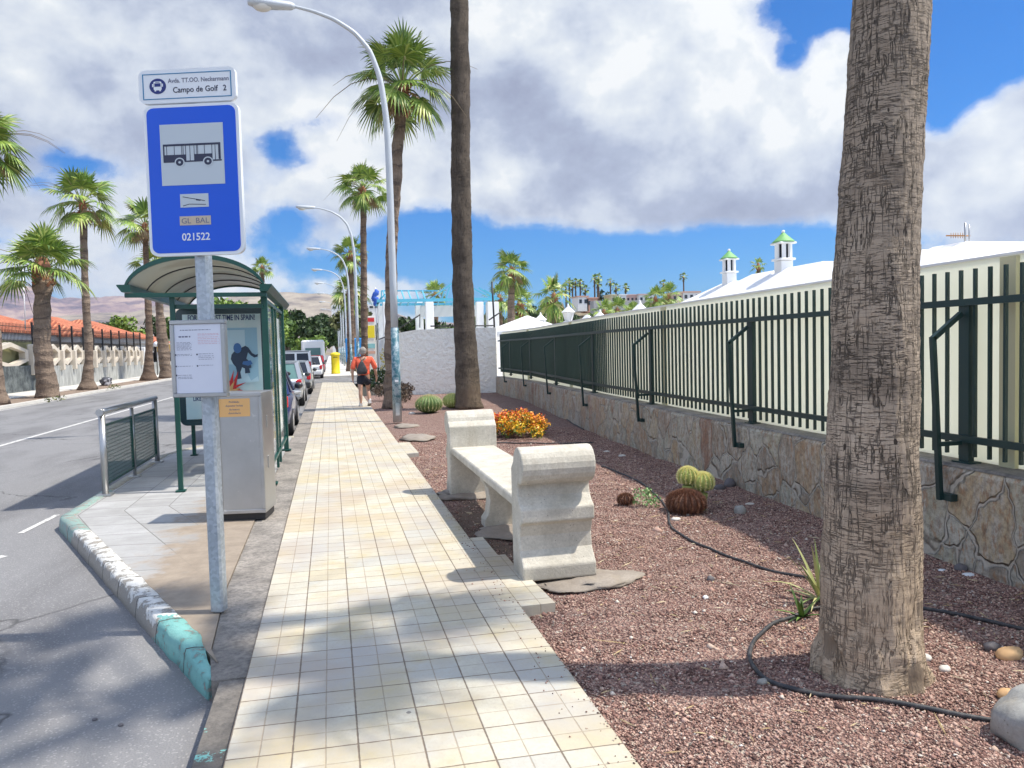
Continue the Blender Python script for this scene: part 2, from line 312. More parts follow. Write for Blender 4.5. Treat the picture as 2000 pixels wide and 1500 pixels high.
def f_crazy(b):
    p=b.pos(); x,y,z=b.sep(p); n=b.noise(p,2.5,3); q=b.comb(0,b.m('MULTIPLY_ADD',n,.35,y),b.m('MULTIPLY_ADD',b.noise(b.vm('ADD',p,(0,5,0)),2.5,3),.3,b.m('MULTIPLY',z,.75)))
    v=b.vor(q,3.1); e=b.vor(q,3.1,'DISTANCE_TO_EDGE').outputs['Distance']; c=b.sep(v.outputs['Color'])
    col=b.ramp(c[0],[(0,(.36,.24,.15)),(.18,(.50,.39,.24)),(.36,(.42,.41,.31)),(.55,(.54,.51,.41)),(.72,(.30,.25,.19)),(.86,(.56,.44,.28)),(1,(.28,.15,.10))])
    sn=b.noise(b.map(p,(3,3,1.1)),3.5,6,.7); col=b.mix(b.ramp(sn,[(.44,0),(.6,.8)]),col,(.54,.50,.42)); col=b.mix(b.ramp(b.noise(b.map(p,(4,4,1.5)),6,5,.7),[(.52,0),(.62,.75)]),col,(.36,.19,.09))
    col=b.mix(b.ramp(b.noise(p,24,5,.75),[(.3,.7),(.58,0)]),col,(.09,.075,.06))
    mo=b.ramp(b.m('ADD',e,b.m('MULTIPLY',b.m('SUBTRACT',n,.5),.04)),[(.016,1),(.040,0)]); col=b.mix(b.m('MULTIPLY',mo,.8),col,b.mix(sn,(.42,.38,.31),(.60,.55,.46)))
    return {'Base Color':col,'Roughness':.8,'Normal':b.bump(b.m('SUBTRACT',b.m('ADD',b.m('MULTIPLY',sn,.6),b.m('MULTIPLY',c[1],.35)),b.m('MULTIPLY',mo,1.3)),1.0,.035)}
def f_stucco(b):
    p=b.pos(); n=b.noise(p,7,4,.6); s=b.noise(p,.7,4,.6); s2=b.noise(b.map(p,(2,2,.4)),1.5,5,.65)
    col=b.mix(b.ramp(s,[(.35,0),(.7,.25)]),(.88,.86,.79),(.78,.76,.70)); col=b.mix(b.ramp(s2,[(.55,0),(.75,.25)]),col,(.5,.49,.46))
    return {'Base Color':col,'Roughness':.85,'Normal':b.bump(n,1,.12)}
def f_panel(b):
    p=b.pos(); n=b.noise(b.map(p,(1,1,.25)),2.5,5,.6); col=b.mix(b.ramp(n,[(.45,0),(.75,.35)]),(.86,.86,.78),(.72,.70,.58))
    z=b.sep(p)[2]; return {'Base Color':col,'Roughness':.6,'Normal':b.bump(b.noise(p,12,3),.15,.01)}
def f_trunk(tint,scale=1,crack=1):
    def fn(b):
        p=b.obj(); x,y,z=b.sep(p); wob=b.vm('MULTIPLY',b.vm('SUBTRACT',b.n('ShaderNodeTexNoise').outputs[1],(.5,.5,.5)),(0,0,0))
        nb=b.noise(b.map(p,(1,1,.8)),2.2*scale,4,.6)
        vc=b.noise(b.map(p,(1,1,.09)),30*scale,3,.6,.25); v_=b.m('ABSOLUTE',b.m('SUBTRACT',vc,.5)); vl=b.m('MULTIPLY',b.ramp(v_,[(0,1),(.026,0)]),b.ramp(b.noise(p,7*scale,3),[(.36,.1),(.52,1)]))
        fib=b.noise(b.map(p,(1,1,.12)),75*scale,3,.7)
        hc=b.noise(b.map(p,(.10,.10,1)),62*scale,3,.6,.25); h_=b.m('ABSOLUTE',b.m('SUBTRACT',hc,.5)); hl=b.ramp(h_,[(0,1),(.03,0)])
        mk=b.ramp(b.noise(b.map(p,(1,1,1.6)),1.9*scale,4,.65),[(.38,.12),(.58,1)]); hl=b.m('MULTIPLY',hl,mk)
        hole=b.vor(b.map(p,(1,1,.5)),13*scale); ho=b.m('MULTIPLY',b.m('LESS_THAN',b.m('ADD',hole.outputs['Distance'],b.m('MULTIPLY',vc,.2)),.20),b.m('GREATER_THAN',b.sep(hole.outputs['Color'])[0],.62))
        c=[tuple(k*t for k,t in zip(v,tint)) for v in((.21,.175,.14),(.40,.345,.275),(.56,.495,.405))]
        col=b.ramp(b.m('ADD',b.m('MULTIPLY',nb,.6),b.m('MULTIPLY',fib,.45)),[(.3,c[0]),(.52,c[1]),(.75,c[2])])
        pat=b.noise(b.map(p,(1,1,2.2)),1.1*scale,4,.6); col=b.mix(b.ramp(pat,[(.50,0),(.62,.62)]),col,tuple(k*.55 for k in c[0]))
        col=b.mix(b.m('MULTIPLY',b.ramp(b.m('MULTIPLY_ADD',nb,1.2,b.m('MULTIPLY',z,.5)),[(1.0,0),(2.0,1)]) if False else b.ramp(b.m('MULTIPLY_ADD',nb,.5,b.m('MULTIPLY',z,.22)),[(.5,0),(.9,1)]),.45),col,tuple(k*.75 for k in c[0])); bot=b.ramp(b.m('MULTIPLY_ADD',b.m('SUBTRACT',nb,.5),1.2,z),[(.25,.9),(1.1,0)]); col=b.mix(b.m('MULTIPLY',bot,.8),col,b.mix(fib,tuple(k*t for k,t in zip((.34,.27,.19),tint)),tuple(k*t for k,t in zip((.62,.51,.37),tint))))
        big=b.vor(b.map(p,(1,1,.8)),6*scale); bh=b.m('MULTIPLY',b.m('LESS_THAN',b.m('ADD',big.outputs['Distance'],b.m('MULTIPLY',fib,.45)),.56),b.m('MULTIPLY',b.m('LESS_THAN',b.m('ADD',z,b.m('MULTIPLY',nb,.2)),.50),b.m('GREATER_THAN',b.sep(big.outputs['Color'])[1],.45))); ho=b.m('MAXIMUM',ho,b.m('MULTIPLY',bh,.85)); dk=b.m('MAXIMUM',b.m('MULTIPLY',vl,.85*crack),b.m('MAXIMUM',b.m('MULTIPLY',hl,.8),b.m('MULTIPLY',ho,.92)))
        dk=b.m('MULTIPLY',dk,b.m('SUBTRACT',1.0,b.m('MULTIPLY',bot,.35))); col=b.mix(dk,col,(.022,.015,.011))
        h=b.m('SUBTRACT',b.m('ADD',b.m('MULTIPLY',fib,.5),b.m('MULTIPLY',nb,.8)),b.m('MULTIPLY',dk,1.2))
        return {'Base Color':col,'Roughness':.92,'Normal':b.bump(h,1,.014)}
    return fn
def f_ringtrunk(tint=(1,1,1)):
    def fn(b):
        p=b.obj(); z=b.sep(p)[2]; n=b.noise(b.map(p,(.6,.6,1)),1.7,4,.7); wv=b.m('SINE',b.m('MULTIPLY_ADD',n,14.0,b.m('MULTIPLY',z,13))); bands=b.noise(b.map(p,(.2,.2,1)),1.8,3,.7)
        fib=b.noise(b.map(p,(1,1,.2)),30,3,.7)
        c=[tuple(k*t for k,t in zip(v,tint)) for v in((.07,.05,.04),(.20,.145,.105),(.30,.23,.17))]
        col=b.ramp(b.m('ADD',b.m('MULTIPLY',bands,.6),b.m('MULTIPLY',fib,.4)),[(.3,c[0]),(.5,c[1]),(.7,c[2])]); col=b.mix(b.ramp(wv,[(.72,0),(.98,.7)]),col,c[0])
        return {'Base Color':col,'Roughness':.9,'Normal':b.bump(b.m('ADD',wv,fib),.8,.02)}
    return fn
def f_frond(dead=.12):
    def fn(b):
        i=b.isl(); p=b.obj(); n=b.noise(p,1.2,3); col=b.ramp(b.m('ADD',b.m('MULTIPLY',i,.7),b.m('MULTIPLY',n,.3)),[(.1,(.05,.11,.018)),(.4,(.15,.25,.035)),(.7,(.27,.37,.06)),(.97-dead,(.42,.46,.13)),(1,(.40,.33,.15))])
        return {'Base Color':col,'Roughness':.45,'Specular IOR Level':.6}
    return fn
def f_leaf(c1,c2,c3):
    def fn(b):
        i=b.isl(); n=b.noise(b.obj(),.9,3); return {'Base Color':b.ramp(b.m('ADD',b.m('MULTIPLY',i,.65),b.m('MULTIPLY',n,.35)),[(.15,c1),(.5,c2),(.85,c3)]),'Roughness':.55}
    return fn
def f_concrete(c1=(.47,.44,.365),c2=(.68,.64,.55)):
    def fn(b):
        p=b.obj(); n=b.noise(p,5,6,.65); n2=b.noise(p,60,4,.7); pit=b.vor(p,38); pm=b.m('MULTIPLY',b.m('LESS_THAN',pit.outputs['Distance'],.13),b.m('GREATER_THAN',b.sep(pit.outputs['Color'])[0],.80))
        col=b.mix(b.ramp(n,[(.3,0),(.7,1)]),c1,c2); col=b.mix(b.ramp(n2,[(.35,.35),(.6,0)]),col,tuple(k*.6 for k in c1)); col=b.mix(b.m('MULTIPLY',pm,.8),col,(.13,.12,.11))
        st=b.noise(b.map(p,(5,5,.8)),1.5,5,.65); col=b.mix(b.ramp(st,[(.52,0),(.72,.45)]),col,(.33,.27,.19))
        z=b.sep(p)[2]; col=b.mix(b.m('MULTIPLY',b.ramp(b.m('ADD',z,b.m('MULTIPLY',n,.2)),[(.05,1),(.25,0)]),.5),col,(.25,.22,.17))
        return {'Base Color':col,'Roughness':.85,'Normal':b.bump(b.m('SUBTRACT',n2,b.m('MULTIPLY',pm,1.5)),.6,.005)}
    return fn
def f_roof(b):
    p=b.obj(); x,y,z=b.sep(p); n=b.noise(p,1.6,4,.6); w1=b.m('SINE',b.m('MULTIPLY',y,19)); w2=b.m('SINE',b.m('MULTIPLY',x,19)); nrm=b.sep(b.n('ShaderNodeNewGeometry').outputs['True Normal'])
    f=b.m('GREATER_THAN',b.m('ABSOLUTE',nrm[0]),b.m('ABSOLUTE',nrm[1])); k=b.n('ShaderNodeMix'); k.data_type='FLOAT'; b.l(f,k.inputs[0]); b.l(w2,k.inputs[2]); b.l(w1,k.inputs[3]); wv=k.outputs[0]
    rows=b.m('FRACT',b.m('MULTIPLY',z,7)); cell=b.wn(b.vm('FLOOR',b.comb(b.m('MULTIPLY',x,3),b.m('MULTIPLY',y,3),b.m('MULTIPLY',z,7))))
    col=b.ramp(b.m('ADD',b.m('MULTIPLY',cell,.5),b.m('MULTIPLY',n,.5)),[(.2,(.42,.115,.05)),(.5,(.58,.19,.09)),(.8,(.66,.28,.15))]); col=b.mix(b.ramp(wv,[(-.0,.75),(.35,0)]),col,(.24,.06,.03)); col=b.mix(b.ramp(rows,[(0,.6),(.2,0)]),col,(.22,.06,.03))
    return {'Base Color':col,'Roughness':.8,'Normal':b.bump(wv,.6,.04)}
def f_galv(b):
    p=b.obj(); v=b.vor(p,55); c=b.sep(v.outputs['Color'])[0]; n=b.noise(p,3,4); col=b.ramp(b.m('ADD',b.m('MULTIPLY',c,.3),b.m('MULTIPLY',n,.7)),[(.25,(.30,.34,.38)),(.6,(.46,.51,.56)),(.8,(.56,.60,.64))])
    sc=b.ramp(b.noise(b.map(p,(1,1,3)),9,5,.8),[(.66,0),(.7,.6)]); col=b.mix(sc,col,(.68,.7,.72)); return {'Base Color':col,'Roughness':.48,'Metallic':.55}
def f_steel(b):
    p=b.obj(); n=b.noise(b.map(p,(90,90,1.5)),1,3,.6); s=b.noise(p,4,4,.6); sm=b.ramp(b.noise(p,7,5,.75),[(.62,0),(.68,.35)])
    return {'Base Color':b.mix(sm,b.mix(s,(.36,.365,.37),(.52,.52,.515)),(.75,.74,.72)),'Roughness':b.ramp(b.m('ADD',b.m('MULTIPLY',n,.5),b.m('MULTIPLY',s,.5)),[(.3,.30),(.7,.48)]),'Metallic':.9}
M_=lambda n:MATS[n]
mat('asphalt',fn=f_asphalt); mat('tiles',fn=f_tiles); mat('slabs',fn=f_slabs); mat('gutter',fn=f_gutter); mat('kerb paint',fn=f_kerb)
mat('gravel',fn=f_gravel); mat('gravel stone',fn=f_gstone); mat('crazy',fn=f_crazy); mat('stucco',fn=f_stucco); mat('panel',fn=f_panel)
nt=MATS['panel'].node_tree; tb=nt.nodes.new('ShaderNodeBsdfTranslucent'); tb.inputs[0].default_value=(.90,.90,.80,1); mx=nt.nodes.new('ShaderNodeMixShader'); mx.inputs[0].default_value=.55
nt.links.new(nt.nodes['Principled BSDF'].outputs[0],mx.inputs[1]); nt.links.new(tb.outputs[0],mx.inputs[2]); nt.links.new(mx.outputs[0],nt.nodes['Material Output'].inputs[0])

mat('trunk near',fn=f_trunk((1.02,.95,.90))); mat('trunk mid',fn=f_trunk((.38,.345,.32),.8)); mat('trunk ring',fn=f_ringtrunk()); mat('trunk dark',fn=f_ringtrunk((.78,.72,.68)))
mat('frond',fn=f_frond()); mat('frond dry',fn=f_frond(.35)); mat('concrete',fn=f_concrete()); mat('roof tile',fn=f_roof); mat('galvanised',fn=f_galv); mat('stainless',fn=f_steel)
mat('stalk',(.20,.15,.09),.8); mat('leafbase',fn=lambda b:{'Base Color':b.mix(b.noise(b.obj(),9,4),(.22,.06,.03),(.42,.22,.12)),'Roughness':.8})
mat('green paint',fn=lambda b:{'Base Color':b.mix(b.noise(b.obj(),6,4),(.001,.045,.034),(.002,.065,.049)),'Roughness':.35})
mat('fence green',fn=lambda b:{'Base Color':b.mix(b.noise(b.pos(),4,4),(.006,.028,.027),(.011,.042,.040)),'Roughness':.45})
mat('white paint',fn=lambda b:{'Base Color':b.mix(b.ramp(b.noise(b.pos(),1.6,5,.6),[(.4,0),(.75,.5)]),(.80,.80,.79),(.68,.67,.65)),'Roughness':.6})
mat('cream',(.62,.55,.42),.8); mat('ochre',(.62,.40,.12),.8); mat('window dark',(.03,.035,.045),.12); mat('black iron',(.018,.018,.02),.5); mat('rubber',(.02,.02,.022),.7)
mat('hose',fn=lambda b:{'Base Color':b.mix(b.ramp(b.noise(b.pos(),25,4,.7),[(.45,0),(.7,.5)]),(.03,.032,.036),(.16,.14,.13)),'Roughness':.55})
def f_pave(b):
    p=b.pos(); n=b.noise(p,1.5,5,.6); return {'Base Color':b.mix(n,(.50,.47,.42),(.68,.66,.61)),'Roughness':.85}
mat('far pavement',fn=f_pave)
mat('dirt',fn=lambda b:{'Base Color':b.ramp(b.noise(b.pos(),3,7,.7),[(.3,(.14,.10,.075)),(.55,(.27,.20,.15)),(.75,(.36,.29,.2))]),'Roughness':.95,'Normal':b.bump(b.noise(b.pos(),30,4),.8,.03)})
mat('scrub',fn=lambda b:{'Base Color':b.ramp(b.noise(b.pos(),.05,8,.7),[(.35,(.10,.10,.05)),(.5,(.22,.18,.12)),(.7,(.34,.28,.2))]),'Roughness':.95})
# ================================================================ setting
S='structure'
WL=[(4.33,-3.0),(4.33,2.5),(4.42,6),(4.57,9.2),(4.79,13.2),(5.3,18),(5.75,22),(5.9,27.3)]
def wallx(y,off=0):
    for (a,c),(e,f) in zip(WL,WL[1:]):
        if c<=y<=f: return a+(e-a)*(y-c)/(f-c)+off
    return WL[-1][0]+off if y>27 else WL[0][0]+off
g=MB(); g.sheet([(-30000,-30000,-.30),(30000,-30000,-.30),(30000,30000,-.30),(-30000,30000,-.30)]); g.build('ground',M_('scrub'),kind=S)
def flat(name,pts,z,m,zb=None):
    g=MB()
    if zb is None: g.sheet([(x,y,z) for x,y in pts])
    else: g.loft([[Vector((x,y,zb)) for x,y in pts],[Vector((x,y,z)) for x,y in pts]])
    return g.build(name,m,kind=S)
flat('road',[(-11.5,-25),(1.0,-25),(1.0,41.5),(14,42),(14,52),(1.0,52),(1.0,420),(-11.5,420)],-.13,M_('asphalt'))
flat('sidewalk',[(-.47,-6),(1.10,-6),(1.10,40.6),(.95,41.5),(-.47,41.8)],0,M_('tiles'),-.25)
flat('sidewalk',[(-.6,52.3),(1.9,52.3),(1.9,300),(-.6,300)],0,M_('far pavement'),-.25)
flat('sidewalk',[(1.102,4.55),(1.33,4.55),(1.31,5.15),(1.28,5.15),(1.28,5.75),(1.22,5.75),(1.22,6.35),(1.102,6.35)],-.006,M_('tiles'),-.1)
flat('sidewalk',[(1.102,11.9),(1.30,11.9),(1.30,13.4),(1.102,13.4)],-.006,M_('tiles'),-.1)
flat('gutter',[(-.58,-6),(-.472,-6),(-.472,3.98),(-.60,3.98)],-.02,M_('gutter'),-.25)
flat('gutter',[(-.64,3.98),(-.472,3.98),(-.472,9.2),(-.78,9.2),(-.76,5.5),(-.69,4.3)],-.012,M_('gutter'),-.25)
flat('gutter',[(-.78,9.2),(-.472,9.2),(-.472,41.8),(-.78,41.8)],-.014,M_('gutter'),-.25)
KP=[(-.66,4.02),(-2.76,8.58),(-2.78,13.4),(-2.4,14.4),(-.80,15.3)]
flat('bus_stop_platform',[(-.64,4.20),(-2.66,8.62),(-2.68,13.38),(-2.33,14.3),(-.785,15.18),(-.785,9.2),(-.765,5.5),(-.70,4.4)],-.002,M_('slabs'),-.25)
def sweep(path,sec,name,m,**k):
    g=MB(); P=[]
    for i,(x,y) in enumerate(path):
        a=Vector(path[max(i-1,0)]); c=Vector(path[min(i+1,len(path)-1)]); t=(c-a).normalized(); nn=Vector((t.y,-t.x))
        wk=.35+.65*min(1,i/12); P.append([Vector((x+nn.x*u*wk,y+nn.y*u,z)) for u,z in sec])
    g.loft(P); return g.build(name,m,**k)
def densify(path,st):
    out=[]
    for a,c in zip(path,path[1:]):
        n=max(1,int((Vector(c)-Vector(a)).length/st))
        out+=[(a[0]+(c[0]-a[0])*i/n,a[1]+(c[1]-a[1])*i/n) for i in range(n)]
    return out+[path[-1]]
kp=densify(KP,.06); gk=MB(); P=[]
for i,(x,y) in enumerate(kp):
    a=Vector(kp[max(i-1,0)]); c=Vector(kp[min(i+1,len(kp)-1)]); t=(c-a).normalized(); nn=Vector((t.y,-t.x)); j=mnoise.noise(Vector((x*5,y*5,0)))*(.009 if i>12 else .02)
    hz=1.0 if i>5 else .25+.75*i/5
    wk=.35+.65*min(1,i/12); P.append([Vector((x+nn.x*u*wk,y+nn.y*u*wk,z-(.03*(1-i/8) if z>-.1 and i<8 else 0))) for u,z in((0-.02,-.2),(-.008+j*1.5,-.07),(-.0+j,-.02),(.012+j,.006+j),(.07,.012+j*.6),(.13+j*2,.009),(.15,-.1))])
gk.loft(P,True,True,True); gk.build('kerb',M_('kerb paint'),kind=S)
# garden bed of red gravel
g=MB(); NY,NX=150,36; vs=[];fs=[]
for i in range(NY+1):
    y=-2+30.8*i/NY
    for j in range(NX+1):
        x0=1.104; x1=wallx(y,.15); x=x0+(x1-x0)*j/NX; z=-.055+.03*mnoise.noise(Vector((x*.9,y*.9,0)))+.012*mnoise.noise(Vector((x*4,y*4,3)))
        z-=.02*(1-min(1,(x-x0)/.25)); vs.append((x,y,z))
for i in range(NY):
    for j in range(NX): a=i*(NX+1)+j; fs.append((a,a+1,a+NX+2,a+NX+1))
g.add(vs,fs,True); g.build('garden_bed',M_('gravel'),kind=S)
def gz(x,y): return -.055+.03*mnoise.noise(Vector((x*.9,y*.9,0)))+.012*mnoise.noise(Vector((x*4,y*4,3)))-.02*(1-min(1,(x-1.104)/.25))
def pebbles(name,n,smin,smax,ymax,m,fl=.7,label=None,walk=False):
    pts=[]
    while len(pts)<n:
        y=1.3+(ymax-1.3)*random.random()**1.45; x=1.13+random.random()*(wallx(y)-1.15)
        if walk: x=1.1-.22*random.random()**2.2
        if x/y>1.8: continue
        if not walk and ((x-1.45)*1.9)**2+((y-6.9)*.52)**2<.8 and random.random()<.75: continue
        if not walk and mnoise.noise(Vector((x*1.3,y*1.3,5)))>.28 and random.random()<.5: continue
        pts.append((x,y,gz(x,y) if not walk else .001))
    P=np.array(pts); s=RS.uniform(smin,smax,(n,1,1))*(1+RS.pareto(4,(n,1,1))*.4)
    o=np.array([(1,0,0),(0,1,0),(-1,0,0),(0,-1,0),(0,0,1),(0,0,-1)],float)[None]*RS.uniform(.55,1.2,(n,6,1))
    o=o+RS.uniform(-.25,.25,(n,6,3)); th=RS.uniform(0,6.28,n); c,s_=np.cos(th),np.sin(th)
    x=o[:,:,0]*c[:,None]-o[:,:,1]*s_[:,None]; y=o[:,:,0]*s_[:,None]+o[:,:,1]*c[:,None]; o=np.stack([x,y,o[:,:,2]*fl],2)*s
    v=(o+P[:,None,:]+np.array([0,0,.002])).reshape(-1,3)
    t=np.array([(0,1,4),(1,2,4),(2,3,4),(3,0,4),(1,0,5),(2,1,5),(3,2,5),(0,3,5)])[None]+np.arange(n)[:,None,None]*6
    t=t.reshape(-1); me=bpy.data.meshes.new(name); me.vertices.add(len(v)); me.vertices.foreach_set('co',v.ravel()); me.loops.add(len(t)); me.loops.foreach_set('vertex_index',t); k=len(t)//3
    me.polygons.add(k); me.polygons.foreach_set('loop_start',np.arange(k)*3); me.update(calc_edges=True); me.validate(); me.materials.append(m)
    ob=bpy.data.objects.new(name,me); COL.objects.link(ob); ob['kind']='stuff'; ob['label']=label; ob['category']='gravel'; return ob
pebbles('gravel',135000,.0035,.0085,15,M_('gravel stone'),.75,'loose dark red volcanic gravel covering the garden bed')
def f_chips(b):
    i=b.isl(); return {'Base Color':b.ramp(i,[(0,(.40,.33,.24)),(.5,(.62,.58,.52)),(.8,(.5,.38,.2)),(1,(.75,.74,.72))]),'Roughness':.8}
mat('chips',fn=f_chips)
pebbles('coarse_gravel',5000,.009,.016,14,M_('gravel stone'),.7,'coarser dark red lava pebbles mixed into the gravel')
pebbles('stray_gravel',420,.003,.006,11,M_('gravel stone'),.7,'stray gravel grains spilled over the edge of the tiled walk',True)
pebbles('stone_chips',900,.006,.013,14,M_('chips'),.45,'pale chips, dry leaf bits and white pebbles scattered over the red gravel')
# other side of the street
flat('verge',[(-13.3,-20),(-11.62,-20),(-11.62,300),(-13.3,300)],-.035,M_('dirt'),-.25)
flat('sidewalk',[(-15.35,-20),(-13.3,-20),(-13.3,300),(-15.35,300)],.0,M_('far pavement'),-.25)
flat('kerb',[(-11.62,-20),(-11.46,-20),(-11.46,300),(-11.62,300)],-.01,M_('far pavement'),-.25)
flat('resort_ground',[(4.65,-10),(200,-10),(200,160),(3.4,160),(2.9,29),(6.1,27.6),(6.05,22),(5.6,18),(5.1,13.2),(4.87,9.2),(4.65,3)],-.02,M_('far pavement'),-.25)
flat('yard_ground',[(-60,-10),(-15.5,-10),(-15.5,130),(-60,130)],-.02,M_('dirt'),-.25)
mat('road paint',fn=lambda b:{'Base Color':b.mix(b.ramp(b.noise(b.pos(),18,5,.75),[(.38,.75),(.52,0)]),(.62,.61,.58),(.2,.2,.2)),'Roughness':.8})
g=MB()
def ml(a,c,w):
    a=Vector(a);c=Vector(c);t=(c-a).normalized();n_=Vector((t.y,-t.x))*w/2; g.sheet([(*(a-n_),-.126),(*(a+n_),-.126),(*(c+n_),-.126),(*(c-n_),-.126)])
ml((-6.7,4),(-6.2,120),.11); ml((-11.25,10),(-11.25,200),.09)
a_=G(40,1042,-.13); c_=G(112,1006,-.13); ml(a_[:2],c_[:2],.06); a_=G(-40,1100,-.13); c_=G(10,1086,-.13); ml(a_[:2],c_[:2],.09)
ml((1.0,42.6),(9,42.9),.3)
g.build('road_markings',M_('road paint'),kind=S)
# mountains
def f_mount(c1,c2,c3):
    def fn(b):
        p=b.pos(); n=b.noise(b.map(p,(1,1,2.5)),(.0022),10,.74); return {'Base Color':b.ramp(n,[(.40,c1),(.5,c2),(.60,c3)]),'Roughness':1.0}
    return fn
mat('mountain far',fn=f_mount((.07,.06,.09),(.20,.14,.15),(.34,.25,.21))); mat('mountain near',fn=f_mount((.09,.08,.09),(.25,.21,.17),(.36,.31,.24)))
def interp(t,x):
    if x<=t[0][0]: return t[0][1]
    for (a,c),(e,f) in zip(t,t[1:]):
        if x<=e: return c+(f-c)*(x-a)/(e-a)
    return t[-1][1]
def range_(name,tab,r0,r1,r2,az0,az1,na,m,rough,seed):
    g=MB(); nr=26; vs=[];fs=[]
    for i in range(na+1):
        az=az0+(az1-az0)*i/na
        for j in range(nr+1):
            t=j/nr; r=r0+(r2-r0)*t; ridge=interp(tab,az); x=r*math.sin(R(az)); y=r*math.cos(R(az))
            k=ss(r0,r1,r) if r<r1 else 1-.7*ss(r1,r2,r)
            nz=mnoise.fractal(Vector((x/900+seed,y/900,0)),1,2.1,7)+.6*(1-2*abs(mnoise.fractal(Vector((x/500+seed,y/500,4)),1,2.1,5)))
            z=r1*math.tan(R(ridge))*k*(1+rough*nz)-.5*(1-k); vs.append((x,y,z if j not in(0,nr) else -30))
    for i in range(na):
        for j in range(nr): a=i*(nr+1)+j; fs.append((a,a+nr+1,a+nr+2,a+1))
    g.add(vs,fs,True); return g.build(name,m,kind=S)
range_('mountains',[(-60,3.2),(-22,4.1),(-20,4.35),(-18.7,4.25),(-17,3.7),(-15,3.75),(-12.5,3.9),(-11,3.7),(-8,3.4),(-3,3.6),(1,3.0),(5,2.2),(12,1.6),(60,1.5)],6500,9000,11500,-60,60,420,M_('mountain far'),.11,1.3)
range_('mountains',[(-60,2.4),(-19,2.5),(-15,2.9),(-13,2.95),(-11.5,3.45),(-9,3.3),(-7,3.9),(-4,4.35),(-2.2,4.3),(0,4.15),(2,3.7),(4,3.0),(7,2.0),(12,1.2),(60,1.0)],3200,4600,6000,-60,60,420,M_('mountain near'),.06,7.7)
def hill_h(az,r): return 17.5*ss(190,330,r)*ss(8.5,15,az)*(1-.12*ss(20,26,az)+.1*ss(24,34,az))
g=MB(); vs=[];fs=[]
for i in range(61):
    az=7+60*i/60
    for j in range(31):
        r=150+(700-150)*j/30; z=hill_h(az,r)-.35+.5*mnoise.noise(Vector((az*.5,r*.02,0))); vs.append((r*math.sin(R(az)),r*math.cos(R(az)),z if j<30 else -20))
for i in range(60):
    for j in range(30): a=i*31+j; fs.append((a,a+31,a+32,a+1))
g.add(vs,fs,True); g.build('hill',M_('scrub'),kind=S)
# ================================================================ palms
def frond_into(g,base,out,up,Rl,nseg,droop,span=R(110),rnd=random):
    out=out.normalized(); side=out.cross(up).normalized(); nrm=side.cross(out).normalized()
    for k in range(nseg):
        a=-span+2*span*(k+.5)/nseg; L=Rl*(.72+.28*math.cos(a*.8))*rnd.uniform(.9,1.08); d=out*math.cos(a)+side*math.sin(a)
        pw=d.cross(nrm); hw=L*span/nseg*.52; pts=[]
        dr=droop*rnd.uniform(.6,1.4)
        for t,w_ in((.05,.2),(.52,1.05),(.80,.48),(1.0,0)):
            p=base+d*L*t+Vector((0,0,-1))*dr*L*max(0,t-.45)**1.5*1.3-nrm*(abs(math.sin(a))*.12*L*t)
            # cupped blade
            fold=nrm*(.02*L if k%2 else -.02*L)*t
            pts.append((p,w_*hw,fold))
        vs=[];
        for p,w_,fo in pts[:3]: vs+= [p+pw*w_,p+fo,p-pw*w_]
        vs.append(pts[3][0])
        g.add(vs,[(0,3,4,1),(1,4,5,2),(3,6,7,4),(4,7,8,5),(6,9,7),(7,9,8)])
